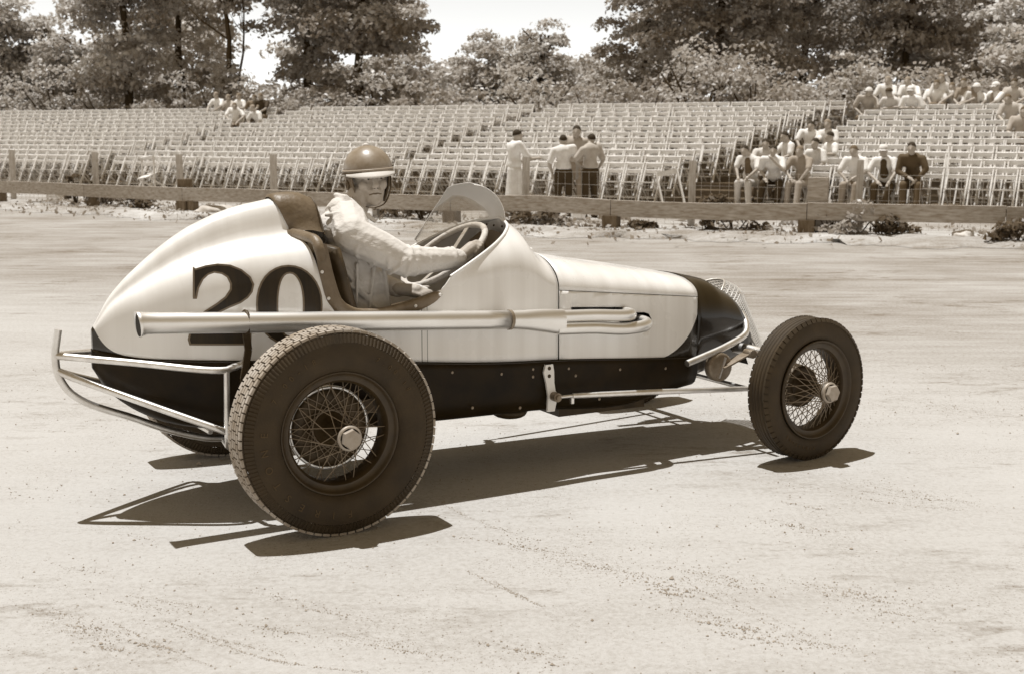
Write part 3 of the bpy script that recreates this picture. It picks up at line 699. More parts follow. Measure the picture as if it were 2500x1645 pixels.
b = MB(); b.tube([(0, -.62, .406), (0, .62, .406)], .042, 14); b.ellipsoid((0, 0, .406), (.13, .12, .14)); b.build('rear_axle', M_IRON, car)
for s in (-1, 1):
    b = MB(); b.bar((.02, s * .40, .43), (.45, s * .36, .40), .05, .05); b.build('spring_arm', M_IRON, car)
# ------------------------------------------------------------ wheels (axle along y, outside towards -y)
M_TYRE = mat('tyre_rubber', .034, .75, var=.35, vscale=7, bump=.12, bscale=120)
M_TREAD = mat('bright_tread', .34, .9, var=.35, vscale=12, bump=.1, bscale=90)  # tread blocks painted far paler than the rubber, to look sunlit
M_RIM = mat('wheel_enamel', .040, .5, var=.35, vscale=12)
M_SPOKE = mat('spoke_enamel', .20, .5, var=.3, vscale=12)
M_LETTER = mat('letter_rubber', .075, .8)
M_HUB = mat('hub_cap_paint', .36, .5, metal=.25, var=.15, vscale=30)
M_DRUM = mat('brake_drum_iron', .06, .55, metal=.2, var=.4, vscale=10)
def shoulder_ribs(mb, y0, r0, y1, r1, n, depth, mi=0):
    """band between two circles cut into n small radial ribs"""
    vs = []; fs = []
    m = n * 4
    for k in range(m):
        a = 2 * math.pi * k / m; dd = depth if k % 4 in (0, 1) else 0
        L = math.hypot(y1 - y0, r1 - r0); ny, nr = (r1 - r0) / L, -(y1 - y0) / L
        if nr < 0: ny, nr = -ny, -nr
        for (y, r) in ((y0, r0), (y1, r1)):
            yy, rr = y + ny * dd, r + nr * dd
            vs.append((rr * math.cos(a), yy, rr * math.sin(a)))
    for k in range(m):
        k2 = (k + 1) % m; fs.append((2*k, 2*k+1, 2*k2+1, 2*k2))
    mb.add(vs, fs, mi, False)
def letters(text, r, y, a_start, size, m, parent, step):
    """raised sidewall lettering, tops outward, running clockwise seen from outside"""
    mb = MB()
    for i, ch in enumerate(text):
        if ch == ' ': continue
        cu = bpy.data.curves.new('letter', 'FONT'); cu.body = ch; cu.size = size; cu.extrude = .0012; cu.align_x = 'CENTER'; cu.resolution_u = 3
        o = bpy.data.objects.new('letter', cu); COL.objects.link(o)
        me = o.to_mesh(); a = a_start - step * i
        for_v = []
        for v in me.vertices:
            # letter x along the tangent, y outward; seen from -y with x to the right, z up
            tx, rad = v.co.x, r + v.co.y - size * .36
            for_v.append((rad * math.cos(a) + tx * math.sin(a), y - v.co.z - .0008, rad * math.sin(a) - tx * math.cos(a)))
        mb.add(for_v, [list(p.vertices) for p in me.polygons], 0, False)
        o.to_mesh_clear(); bpy.data.objects.remove(o); bpy.data.curves.remove(cu)
    return mb.build('tyre_lettering', m, parent)

def make_wheel(name, Rt, half, rear, rr, dish, n_sp):
    rim = MB()
    for s in (-1, 1):
        rim.lathe([(s*.050, rr-.030), (s*.052, rr-.012), (s*.060, rr-.006), (s*.068, rr-.001), (s*.071, rr+.004), (s*.066, rr+.007), (s*.058, rr+.004)], 56)
    rim.lathe([(-.050, rr-.030), (-.036, rr-.040), (.036, rr-.040), (.050, rr-.030)], 56)
    rim.lathe([(-dish-.010, 0), (-dish-.010, .040), (-dish+.004, .046), (-dish+.012, .030), (0.0, .038), (.045, .060), (.052, .072), (.060, .072), (.062, 0)], 28)
    w = rim.build(name, M_RIM, car)
    # tyre
    t = MB()
    if rear:
        t.lathe([(-.056, rr+.002), (-.074, rr+.010), (-.087, rr+.035), (-.0905, rr+.065), (-.0905, rr+.085), (-.088, rr+.105), (-.0865, .357)], 96)
        shoulder_ribs(t, -.0862, .357, -.073, .389, 150, .0028)
        t.lathe([(-.073, .391), (-.069, .3965), (.069, .3965), (.073, .391)], 140, smooth=False)
        shoulder_ribs(t, .073, .389, .0862, .357, 150, .0028)
        t.lathe([(.0865, .357), (.0905, rr+.085), (.0905, rr+.065), (.087, rr+.035), (.074, rr+.010), (.056, rr+.002)], 72)
        nb = 72
        for i in range(nb):
            for j in range(6):
                a = 2 * math.pi * (i + (.5 if j in (1, 4) else (.0 if j in (0, 5) else .25))) / nb
                y = -.060 + j * .024; wd = .0195; ln = 2 * math.pi * .403 / nb - .0065
                rr0 = .3955; hh = .0105 if 0 < j < 5 else .0095
                rot = Matrix.Rotation(-a, 3, 'Y')
                t.box(rot @ Vector((rr0 + hh / 2, y, 0)), (hh, wd, ln), rot, 1)
    else:
        t.lathe([(-.050, rr+.002), (-.060, rr+.012), (-.0655, rr+.036), (-.066, rr+.058), (-.062, Rt-.032), (-.0575, Rt-.018)], 84)
        # side lugs
        t.lathe([(-.0575, Rt-.018), (-.052, Rt-.008), (-.050, Rt-.006)], 84); nb = 64
        for i in range(nb):
            a = 2 * math.pi * i / nb; rot = Matrix.Rotation(-a, 3, 'Y')
            for s in (-1, 1): t.box(rot @ Vector((Rt - .013, s * .052, 0)), (.022, .013, 2*math.pi*Rt/nb - .008), rot @ Matrix.Rotation(s * -.55, 3, 'Z'), 0)
        prof = [(-.050, Rt-.006)]
        for j in range(5):
            y0 = -.047 + j * .0195; prof += [(y0, Rt-.003 - .003*abs(j-2)/2), (y0 + .0135, Rt-.003 - .003*abs(j-2)/2), (y0 + .0145, Rt-.010), (y0 + .0185, Rt-.010)]
        prof[-2:] = []; prof += [(.050, Rt-.006), (.0575, Rt-.018)]
        t.lathe(prof, 110)
        t.lathe([(.0575, Rt-.018), (.062, Rt-.032), (.066, rr+.058), (.0655, rr+.036), (.060, rr+.012), (.050, rr+.002)], 60)
    ty = t.build('tyre', [M_TYRE, M_TREAD], w)
    # wire spokes, crossed, from both hub flanges to the rim
    def spoke(y_h, r_h, y_r, r_r, lead):
        b = MB(); a = (r_h * math.cos(lead), y_h, r_h * math.sin(lead)); c = (r_r, y_r, 0); b.tube([a, c], .0019, 5); return b.mesh('spoke', M_SPOKE)
    r_r = rr - .036
    kinds = [spoke(-dish, .042, -.030, r_r, R(62)), spoke(-dish, .042, -.030, r_r, R(-62)), spoke(.050, .070, .022, r_r, R(68)), spoke(.050, .070, .022, r_r, R(-68))]
    n = n_sp
    for i in range(n):
        for q, me in enumerate(kinds):
            if q < 2 and i % 2 and rear: continue
            link('spoke', me, w, None, (0, 2 * math.pi * (i + (.0, .5, .25, .75)[q]) / n, 0))
    h = MB(); h.lathe([(-dish-.008, .020), (-dish-.008, .047), (-dish-.020, .050), (-dish-.026, .047), (-dish-.028, .041)], 28)
    hexa = [(.040 * math.cos(R(60*k + 20)), .040 * math.sin(R(60*k + 20))) for k in range(6)]
    y0, y1 = -dish - .026, -dish - .048
    h.add([(x, y0, z) for x, z in hexa] + [(x * .95, y1, z * .95) for x, z in hexa], [(k, (k+1) % 6, 6 + (k+1) % 6, 6 + k) for k in range(6)] + [tuple(range(6, 12))], 0, False)
    h.build('hub_cap', M_HUB, w)
    if rear:
        # seen from outside (camera looks along +y): x to the right when the car heads right
        letters('FIRESTONE', .318, -.0906, R(-86), .040, M_LETTER, w, R(12.5)); letters('7.00-18', .314, -.0906, R(150), .030, M_LETTER, w, R(6.5)); letters('7.00-18', .318, -.0906, R(62), .026, M_LETTER, w, R(5.5))
    else:
        letters('FIRESTONE', .282, -.066, R(-75), .022, M_LETTER, w, R(5.2))
    return w
RR, RF = .406, .343
wr = make_wheel('wheel', RR, .09, True, .238, .135, 20)
wr.location = (0, -.73, RR)
wr2 = copy_tree(wr, car); wr2.location = (0, .73, RR); wr2.rotation_euler = (0, 0, math.pi)
wf = make_wheel('wheel', RF, .066, False, .231, .125, 24)
wf.location = (2.42, -.735, RF); wf.rotation_euler = (0, R(17), R(5.4))
wf2 = copy_tree(wf, car); wf2.location = (2.42, .735, RF); wf2.rotation_euler = (0, 0, math.pi + R(5.4))
for x, z, s, r in ((0, RR, -1, .162), (0, RR, 1, .162), (2.42, RF, -1, .105), (2.42, RF, 1, .105)):
    b = MB(); b.lathe([(-.03, 0), (-.03, r*.55), (-.042, r*.62), (-.042, r-.012), (-.030, r-.004), (.03, r), (.035, r), (.04, r*.9), (.045, 0)], 40)
    yc = (-.645 if x == 0 else -.665)
    o = b.build('brake_drum', M_DRUM if x == 0 else M_IRON, car, (x, s * -yc, z), (0, 0, 0 if s < 0 else math.pi)); 
    if s > 0: o.location.y = -yc
    else: o.location.y = yc
    if x == 0:
        b = MB(); b.lathe([(-.031, r-.005), (-.034, r+.001), (-.030, r+.006), (-.020, r+.006)], 44); b.build('drum_rim', M_CHROME, o)

# ------------------------------------------------------------ cockpit fittings
# leather edging down the side of the cockpit, with press studs
ti = [(.132,1.10),(.1459,1.0366),(.1604,.9681),(.1905,.872),(.2174,.8414),(.2616,.82),(.3348,.8155),(.4149,.8213),(.5318,.8466),(.6587,.8825)]
to = [(.074,1.099),(.0903,1.0455),(.0999,.988),(.1265,.8716),(.1549,.8266),(.1767,.800),(.30,.771),(.42,.772),(.5311,.7922),(.6424,.835)]
A = catmull(ti, 46); Bq = catmull(to, 46)
def side_w(x, z): return side_y(x, z) if x < .13 else bw_(x)
snap = None
for s in (-1, 1):
    rows = []
    for k in range(46):
        a, c = A[k], Bq[k]; e = 1.0
        if k > 42:   # rounded tongue at the front end
            q = (k - 42) / 3; mid = (a + c) / 2; sh = math.sqrt(max(0, 1 - q * q)); a, c = mid + (a - mid) * max(sh, .05), mid + (c - mid) * max(sh, .05)
        ya, yc = side_w(*a), side_w(*c); r_ = []
        for t_, o_ in ((0, .0015), (.04, .008), (.25, .0115), (.6, .0125), (.9, .011), (1.0, .007)):
            p = c + (a - c) * t_; y = yc + (ya - yc) * t_ + o_; r_.append((p[0], s * y, p[1]))
        r_.append((a[0] + .003, s * (ya - .008), a[1] + .004)); r_.append((a[0] + .001, s * (ya - .022), a[1] - .004))
        rows.append(r_)
    b = MB(); b.grid(rows, flip=(s > 0)); tr = b.build('cockpit_trim', M_LEATHER, car)
    for (x, z) in ((.101,1.088),(.1105,.985),(.1335,.8745),(.21,.807),(.5237,.8196),(.640,.861)):
        if snap is None:
            m_ = MB(); m_.ellipsoid((0, 0, 0), (.0075, .005, .0075), 10, 6); snap = m_.mesh('press_stud', M_BRIGHT)
        link('press_stud', snap, tr, (x, s * (side_w(x, z) + .0135), z))
# padded roll across the deck behind the driver and the headrest
b = MB(); b.tube(catmull([(.112, -.352, 1.03), (.100, -.348, 1.085), (.098, -.318, 1.112), (.090, -.25, 1.122), (.080, -.15, 1.128), (.06, -.08, 1.13)], 18), [.012] + [.022]*17, 12); b.build('cockpit_roll', M_LEATHER, car)
b = MB(); b.tube(catmull([(.112, .352, 1.03), (.100, .348, 1.085), (.098, .318, 1.112), (.090, .25, 1.122), (.080, .15, 1.128), (.06, .08, 1.13)], 18), [.012] + [.022]*17, 12); b.build('cockpit_roll', M_LEATHER, car)
rows = []
for x, k, dz in ((.006,1.03,.003),(.009,1.06,.009),(.04,1.06,.010),(.09,1.05,.011),(.14,1.03,.009),(.175,.97,-.003),(.195,.86,-.025),(.205,.66,-.06)):
    h = tail_half(min(x, .12)); zc_ = crest(min(x, .13)) ; zlow = 1.125; sec = []
    tilt = .0
    for y, z in [q for q in h if q[1] > crest(min(x, .12)) - hsh(min(x, .12)) * .93]:
        zz = zlow + (z - zlow) * k if z > zlow else z + .006
        sec.append((x + (zc_ - z) * (.42 if x < .03 else .12) + (.015 if x > .17 else 0), y * (1.04 + .0) * (k if x > .15 else 1) + .004, zz + dz * (1 if z > zlow else .4)))
    rows.append([(p[0], -p[1], p[2]) for p in sec[::-1]] + sec[1:])
b = MB(); b.grid(rows); b.add(rows[-1], [tuple(range(len(rows[-1])))], 0, True); hr = b.build('headrest', M_LEATHER, car)
b = MB(); b.tube([rows[5][i] for i in range(len(rows[5]))], .004, 6); b.build('piping', M_LEATHER2, hr)
# seat: bucket back wrapping round the driver
rows = []
for z in np.linspace(.50, 1.09, 10):
    r_ = []
    for a in np.linspace(-1, 1, 15):
        y = .325 * math.sin(a * 1.35); x = .30 - .09 * (z - .5) / .59 + .20 * (1 - math.cos(a * 1.35)) * (1.0 - .55 * (z - .5) / .59) - .09
        r_.append((x, y, z - .02 * a * a))
    rows.append(r_)
b = MB(); b.grid(rows); o = b.build('seat_back', M_LEATHER2, car); solidify(o, .03, 1)
b = MB(); b.box((.52, 0, .47), (.50, .56, .14)); b.build('seat_cushion', M_LEATHER2, car)
b = MB(); b.grid([[(x, y, .42) for y in (-.33, .33)] for x in (.1, .6, 1.23)]); b.build('cockpit_floor', M_BLACK, car)
# dash panel with two instruments
b = MB(); pts = [(1.13 - (z - .8) * .1, y, z) for y, z in [(-.335, .72), (.335, .72), (.330, .92), (.25, 1.03), (.12, 1.085), (0, 1.10), (-.12, 1.085), (-.25, 1.03), (-.330, .92)]]
b.add(pts, [tuple(range(9))], 0, False); dash = b.build('dashboard', mat('dash_panel', .16, .4, var=.2, vscale=8), car); solidify(dash, .004)
for y in (-.10, .12):
    b = MB(); b.lathe([(0, .045), (.012, .045), (.012, .040), (.006, .038), (.006, 0)], 20); b.build('gauge', M_BRIGHT, dash, (1.095, y, 1.0), (0, R(4), R(90)))
# steering wheel
SWC = Vector((.847, 0, .993)); SWT = R(36.3); U = Vector((math.cos(SWT), 0, math.sin(SWT))); Vv = Vector((0, 1, 0)); NN = Vector((-math.sin(SWT), 0, math.cos(SWT)))
SWR = .222
b = MB(); b.tube([SWC + (U * math.cos(a) + Vv * math.sin(a)) * SWR for a in np.linspace(0, 2*math.pi, 57)[:-1]], [.0150 + .0008 * (i % 2) for i in range(56)], 10, closed=True)
M_CORD = mat('wheel_cord', .55, .8, var=.15, vscale=30, bump=.3, bscale=150)
sw = b.build('steering_wheel', M_CORD, car)
for a in (20, 110, 200, 290):
    d = U * math.cos(R(a)) + Vv * math.sin(R(a)); b = MB(); b.bar(SWC + d * .02 - NN * .025, SWC + d * .212, .028, .005, NN); b.build('wheel_spoke', M_STEEL, sw)
b = MB(); b.tube([SWC - NN * .04, SWC - NN * .012], .035, 16); b.build('wheel_hub', M_STEEL, sw)
b = MB(); b.tube([SWC - NN * .04, SWC - NN * .42], .018, 10); b.build('steering_column', M_IRON, car)
# curved perspex windscreen standing on the front of the cowl rim
gl = bpy.data.materials.new('windscreen_perspex'); gl.use_nodes = True; t = gl.node_tree; pb = t.nodes['Principled BSDF']
pb.inputs['Base Color'].default_value = tone(.8); pb.inputs['Roughness'].default_value = .12; pb.inputs['IOR'].default_value = 1.45
tr_ = t.nodes.new('ShaderNodeBsdfTransparent'); tr_.inputs[0].default_value = (.96, .94, .90, 1); mx = t.nodes.new('ShaderNodeMixShader')
fz = t.nodes.new('ShaderNodeFresnel'); fz.inputs[0].default_value = 1.4; ad = t.nodes.new('ShaderNodeMath'); ad.operation = 'MULTIPLY_ADD'; ad.inputs[1].default_value = .9; ad.inputs[2].default_value = .20
tn = t.nodes.new('ShaderNodeTexNoise'); tn.inputs['Scale'].default_value = 6; tm = t.nodes.new('ShaderNodeMath'); tm.operation = 'MULTIPLY_ADD'; tm.inputs[1].default_value = .25; 
t.links.new(fz.outputs[0], ad.inputs[0]); t.links.new(tn.outputs[0], tm.inputs[0]); tm.inputs[2].default_value = -.12
sm_ = t.nodes.new('ShaderNodeMath'); sm_.operation = 'ADD'; sm_.use_clamp = True; t.links.new(ad.outputs[0], sm_.inputs[0]); t.links.new(tm.outputs[0], sm_.inputs[1])
t.links.new(sm_.outputs[0], mx.inputs[0]); t.links.new(tr_.outputs[0], mx.inputs[1]); t.links.new(pb.outputs[0], mx.inputs[2]); t.links.new(mx.outputs[0], t.nodes['Material Output'].inputs[0])
rows = []
for v in np.linspace(0, 1, 10):
    r_ = []
    for u in np.linspace(-1, 1, 25):
        if u < 0: x0 = 1.137 - .014 * u * u; y0 = -.085 * -u
        else: x0 = 1.137 - .275 * (u ** 1.5 * .6 + u * u * .4); y0 = rim_w(x0) if u > .25 else rim_w(1.137 - .275 * (.25 ** 1.5 * .6 + .25 * .25 * .4)) * u / .25
        z0 = rim_z(x0) + .004
        hgt = .165 * (1 - max(0, (u - .30) / .70) * .86) 
        va = v * R(86); r_.append((x0 - hgt * 1.02 * (1 - math.cos(va)), y0 * (1 - .06 * v), z0 + hgt * math.sin(va)))
    rows.append(r_)
b = MB(); b.grid(rows); ws = b.build('windscreen', gl, car)
b = MB(); b.tube(rows[-1], .0014, 5); b.tube([r_[0] for r_ in rows], .0018, 5); b.tube([r_[-1] for r_ in rows], .0014, 5); b.build('screen_edge', M_BRIGHT, ws)
# ------------------------------------------------------------ the driver (coordinates of the car, shifted to the seat)
SK = .27
M_SKIN = mat('skin', .42, .55, var=.12, vscale=30, spec=.3); M_HAIR = mat('dark_hair', .03, .6)
M_JACKET = mat('driver_jacket', .62, .85, var=.07, vscale=6, bump=.7, bscale=22, stretch=(1.4, 1, 2.0)); M_TROUS = mat('dark_trousers', .06, .9)
M_HELMET = mat('helmet_shell', .27, .38, var=.25, vscale=14, bump=.08, bscale=60, coat=.15); M_STRAP = mat('helmet_leather', .12, .6, var=.3, vscale=20)
M_WHITE = mat('white_cloth', .66, .8, var=.06, vscale=20)
DO = Vector((.42, 0, .54))
cc, ss = math.cos(CAR_RZ), math.sin(CAR_RZ)
drv = thing('person', (CAR_LOC[0] + DO.x * cc - DO.y * ss, CAR_LOC[1] + DO.x * ss + DO.y * cc, DO.z), CAR_RZ, 'driver in a pale jacket and peaked crash helmet seated in the race car looking back', 'person')
def D(*p): return tuple(Vector(p) - DO)
HC = Vector((.474, -.012, 1.343)); HA = R(-100)
HR = Matrix.Rotation(HA, 3, 'Z') @ Matrix.Rotation(R(-1), 3, 'Y') @ Matrix.Rotation(R(4), 3, 'X')
def Hd(x, y, z): return tuple(HC + HR @ Vector((x, y, z)) - DO)
def he(c, r): return ('e', Hd(*c), r, HR)
gp = SWC + (U * .36 + Vv * -.93) * SWR     # where the right hand holds the rim
gp = gp - DO
fx = lambda a: SWC + (U * math.cos(R(a)) + Vv * math.sin(R(a))) * SWR - DO
wrist = Vector(D(.805, -.245, 1.008))
prims = [('e', D(.42, 0, .66), (.15, .17, .12)), ('e', D(.38, 0, .86), (.115, .155, .18)), ('e', D(.355, 0, 1.06), (.115, .17, .16)),
 ('c', D(.37, 0, 1.15), .068, D(.425, -.004, 1.27), .058),
 ('c', D(.34, -.10, 1.16), .07, D(.325, -.19, 1.13), .058), ('c', D(.325, -.19, 1.13), .056, D(.50, -.305, 1.01), .044), ('c', D(.50, -.305, 1.01), .042, tuple(wrist), .028),
 ('c', D(.36, .10, 1.16), .07, D(.40, .19, 1.12), .058), ('c', D(.40, .19, 1.12), .055, D(.50, .22, .88), .044), ('c', D(.50, .22, .88), .04, D(.60, .0, .845), .028),
 ('c', D(.45, -.09, .64), .085, D(.86, -.13, .72), .062), ('c', D(.86, -.13, .72), .055, D(1.17, -.12, .50), .04),
 ('c', D(.45, .09, .64), .085, D(.86, .13, .72), .062), ('c', D(.86, .13, .72), .055, D(1.17, .12, .50), .04),
 ('c', D(1.17, -.12, .49), .04, D(1.22, -.12, .56), .03), ('c', D(1.17, .12, .49), .04, D(1.22, .12, .56), .03)]
prims += [he((-.014, 0, .035), (.098, .076, .098)), he((.020, 0, -.040), (.066, .058, .075)), he((.060, 0, -.088), (.026, .028, .022)), he((.040, 0, -.080), (.045, .046, .030)),
 ('c', Hd(.088, 0, .022), .010, Hd(.112, 0, -.022), .0135), ('c', Hd(.104, -.010, -.026), .008, Hd(.104, .010, -.026), .008),
 ('c', Hd(.078, -.045, .036), .011, Hd(.086, -.012, .034), .011), ('c', Hd(.078, .045, .036), .011, Hd(.086, .012, .034), .011),
 he((.052, -.042, -.020), (.032, .022, .026)), he((.052, .042, -.020), (.032, .022, .026)), he((.076, 0, -.046), (.020, .034, .018)),
 ('c', Hd(.088, -.018, -.052), .006, Hd(.088, .018, -.052), .006), ('c', Hd(.085, -.015, -.063), .006, Hd(.085, .015, -.063), .006),
 he((-.012, -.077, -.005), (.020, .010, .030)), he((-.012, .077, -.005), (.020, .010, .030)),
 ('c', Hd(0, 0, -.06), .05, D(.425, -.004, 1.27), .055)]
# right hand: palm beside the rim, four fingers curled round it, thumb over the near side
palm = wrist * .25 + gp * .75 + NN * .012
prims += [('c', tuple(wrist), .027, tuple(palm), .030)]
for k, (a, ln) in enumerate(((-79, .95), (-74.5, 1.0), (-70, .97), (-65.5, .85))):
    q = fx(a); o_ = (q - (SWC - DO)).normalized()
    k1 = palm + (fx(a) - gp) * .9 + NN * .014; p1 = q + NN * .024 + o_ * .004; p2 = q + o_ * .025 + NN * .004; p3 = q + o_ * .012 - NN * .022
    prims += [('c', tuple(k1), .0105, tuple(p1), .0098), ('c', tuple(p1), .0095, tuple(p2), .009), ('c', tuple(p2), .0088, tuple(p3), .0075)]
t0 = palm - U * .01 + NN * .01; q = fx(-84); t1 = q + NN * .02 - U * .006; t2 = q + NN * .012 + Vv * .022
prims += [('c', tuple(palm), .017, tuple(t1), .0115), ('c', tuple(t1), .011, tuple(t2), .009)]
# left hand resting in the lap near the cockpit side
lp = Vector(D(.615, -.185, .858)); lw = Vector(D(.57, -.105, .862))
prims[9] = ('c', D(.50, .22, .90), .04, tuple(lw), .03)
prims += [('c', tuple(lw), .028, tuple(lp), .031)]
for k in range(4):
    b0 = lp + Vector((.028 - .018 * k, -.012, .006 - .004 * k)); b1 = b0 + Vector((.026, -.024, -.008)); b2 = b1 + Vector((.016, -.012, -.022))
    prims += [('c', tuple(b0), .0105, tuple(b1), .0095), ('c', tuple(b1), .009, tuple(b2), .0078)]
prims += [('c', tuple(lp + Vector((.02, .02, .01))), .013, tuple(lp + Vector((.062, .008, .012))), .0095)]
body = blob('body', prims, .0048, M_SKIN, drv, 3)
# jacket
jk = [('e', D(.405, 0, .78), (.150, .185, .16)), ('e', D(.40, 0, .90), (.142, .180, .15)), ('e', D(.375, 0, 1.03), (.140, .188, .155)), ('e', D(.335, -.02, 1.135), (.115, .175, .085)),
 ('c', D(.35, -.05, 1.19), .085, D(.305, -.205, 1.125), .082), ('c', D(.37, .05, 1.19), .085, D(.40, .20, 1.13), .072),
 ('c', D(.305, -.205, 1.12), .082, D(.40, -.265, 1.066), .078), ('c', D(.40, -.265, 1.066), .078, D(.50, -.31, 1.008), .068), ('c', D(.50, -.31, 1.008), .068, D(.62, -.285, 1.003), .060), ('c', D(.62, -.285, 1.003), .060, D(.79, -.248, 1.000), .045),
 ('c', D(.40, .20, 1.12), .070, D(.50, .22, .90), .058), ('c', D(.50, .22, .90), .056, D(.575, -.085, .862), .040)]
for i, (x, rr_) in enumerate(((.765, .0475),)):
    y = -.305 + (x - .50) * .21; jk.append(('e', D(x, y, 1.010 + .004 * (i % 2)), (.010, rr_, rr_ * 1.0), Matrix.Rotation(R(12 + 10 * (i % 3 - 1)), 3, 'Z')))
# folds: gathered ridges round the elbow and forearm, pulls across the back and waist
def ring(cx, cy, cz, ax, r, tilt, th):
    ax = Vector(ax).normalized(); u_ = ax.orthogonal().normalized(); w_ = ax.cross(u_); P = []
    for k in range(9):
        a = tilt + k * math.pi * 1.25 / 8; P.append(Vector(D(cx, cy, cz)) + (u_ * math.cos(a) + w_ * math.sin(a)) * (r - th * .45) + ax * (.018 * math.sin(a * 1.5 + tilt)))
    return [('c', tuple(P[k]), th * (.6 if k in (0, 7) else 1), tuple(P[k + 1]), th * (.6 if k in (0, 7) else 1)) for k in range(8)]
AX = (.29, .06, 0)
for i, (f, r_, th) in enumerate(((.0, .070, .0095), (.10, .067, .009), (.20, .065, .0085), (.33, .061, .008), (.48, .056, .0075), (.64, .054, .007), (.82, .049, .0065))):
    jk += ring(.50 + .29 * f, -.31 + .062 * f, 1.007 - .004 * f, AX, r_, i * 1.9 + .4, th)
for i, f in enumerate((.25, .5, .75, .92)):
    jk += ring(.305 + .195 * f, -.205 - .105 * f, 1.12 - .125 * f, (.195, -.105, -.125), .083 - .012 * f, i * 2.3 + 1.0, .0085)
for a, c, r_ in ((D(.255, -.13, 1.06), D(.36, -.178, .90), .010), (D(.265, -.14, 1.00), D(.38, -.183, .85), .010), (D(.28, -.15, .93), D(.42, -.184, .80), .010), (D(.335, -.185, .99), D(.33, -.187, .82), .009), (D(.42, -.178, .98), D(.39, -.187, .80), .010), (D(.47, -.165, .97), D(.50, -.14, .80), .012), (D(.27, -.22, 1.165), D(.40, -.30, 1.105), .009), (D(.24, -.08, 1.20), D(.29, -.16, 1.215), .010)):
    jk.append(('c', a, r_, c, r_ * .7))
jacket = blob('jacket', jk, .0050, M_JACKET, drv, 5)
tx = bpy.data.textures.new('cloth_folds', 'CLOUDS'); tx.noise_scale = .09; tx.noise_depth = 3
dm = jacket.modifiers.new('folds', 'DISPLACE'); dm.texture = tx; dm.strength = .005; dm.mid_level = .5; dm.texture_coords = 'LOCAL'
col = blob('collar', [('c', D(.335, -.075, 1.275), .012, D(.395, -.095, 1.215), .011), ('c', D(.395, -.095, 1.215), .011, D(.47, -.075, 1.165), .010), ('c', D(.335, -.075, 1.275), .012, D(.325, .02, 1.28), .012), ('c', D(.325, .02, 1.28), .012, D(.385, .08, 1.245), .012), ('c', D(.335, -.078, 1.26), .012, D(.325, -.10, 1.215), .012), ('e', D(.345, -.03, 1.225), (.07, .085, .05))], .0062, M_JACKET, jacket, 3)
blob('trousers', [('c', D(.45, -.09, .64), .10, D(.86, -.13, .72), .077), ('c', D(.86, -.13, .72), .075, D(1.15, -.12, .53), .06), ('c', D(.45, .09, .64), .10, D(.86, .13, .72), .077), ('c', D(.86, .13, .72), .075, D(1.15, .12, .53), .06), ('e', D(.43, 0, .66), (.16, .185, .12))], .012, M_TROUS, drv, 3)
blob('hand_glare', [('c', D(.615, -.165, .865), .026, D(.635, -.175, .862), .024), ('c', D(.635, -.175, .862), .02, D(.66, -.185, .858), .017)], .005, M_WHITE, jacket, 2)  # white blob over the left hand, painting it as glaring in the sun
# helmet: domed shell, rolled edge, peak, leather ear pieces, chin strap
b = MB(); hc = (-.012, 0, .047)
def dome(th, ph, k=1.0):   # th from the crown, ph about the head
    return Hd(hc[0] + .124 * k * math.sin(th) * math.cos(ph), hc[1] + .108 * k * math.sin(th) * math.sin(ph), hc[2] + .108 * k * math.cos(th))
b.ellipsoid(Hd(*hc), (.124, .108, .108), 40, 15, HR, z0=0); hm = b.build('helmet', M_HELMET, drv); solidify(hm, .004)
b = MB(); b.tube([dome(R(90), p_, 1.012) for p_ in np.linspace(0, 2*math.pi, 49)[:-1]], .0052, 8, closed=True); b.build('helmet_edge', mat('edge_welt', .30, .5), hm)
b = MB(); b.tube([tuple(Vector(dome(R(90), p_, 1.012)) - Vector((0, 0, .0105))) for p_ in np.linspace(0, 2*math.pi, 49)[:-1]], .0048, 8, closed=True); b.build('helmet_band', M_STRAP, hm)
b = MB(); b.ellipsoid(Hd(-.012, 0, .156), (.013, .013, .008), 12, 8); b.build('crown_button', M_WHITE, hm)
rows = []
for k in range(6):
    v = k / 5; rows.append([Hd(hc[0] + (.121 + .034 * v * max(0, math.cos(u)) ** .7) * math.cos(u), (.106 + .010 * v) * math.sin(u), .041 - (.012 * v * v + .012 * v) * (.45 + .75 * math.cos(u))) for u in np.linspace(R(-72), R(72), 25)])
b = MB(); b.grid(rows); o = b.build('helmet_peak', M_WHITE, hm); solidify(o, .003)
for s in (-1, 1):
    b = MB(); rows = []
    for k in range(9):
        v = k / 8; z = .030 - v * .125
        rows.append([Hd(-.035 + (.052 + .006 * v) * u * (1 - .50 * v * v) + .018 * v, s * (.093 - .012 * u * u - .030 * v * v), z) for u in np.linspace(-1, 1, 9)])
    b.grid(rows, flip=(s > 0)); o = b.build('ear_flap', M_STRAP, hm); solidify(o, .006)
    b = MB(); b.tube([Hd(-.022 + .016 * math.cos(a), s * .097, -.014 + .019 * math.sin(a)) for a in np.linspace(0, 2*math.pi, 20)[:-1]], .005, 6, closed=True); b.build('ear_ring', M_STRAP, o)
    b = MB(); b.ellipsoid(Hd(-.022, s * .093, -.014), (.012, .004, .014), 10, 6, HR); b.build('ear_opening', M_BLACK, o)
    b = MB(); rows = []
    pth = catmull([(.034, s*.086, .028), (.040, s*.083, -.02), (.034, s*.072, -.07), (.040, s*.045, -.108), (.050, 0, -.121)], 16)
    b.grid([[Hd(p[0] + dx, p[1] * (1 + .03), p[2]) for dx in (-.009, .009)] for p in pth], flip=(s < 0)); o = b.build('chin_strap', M_STRAP, hm); solidify(o, .003, 0)
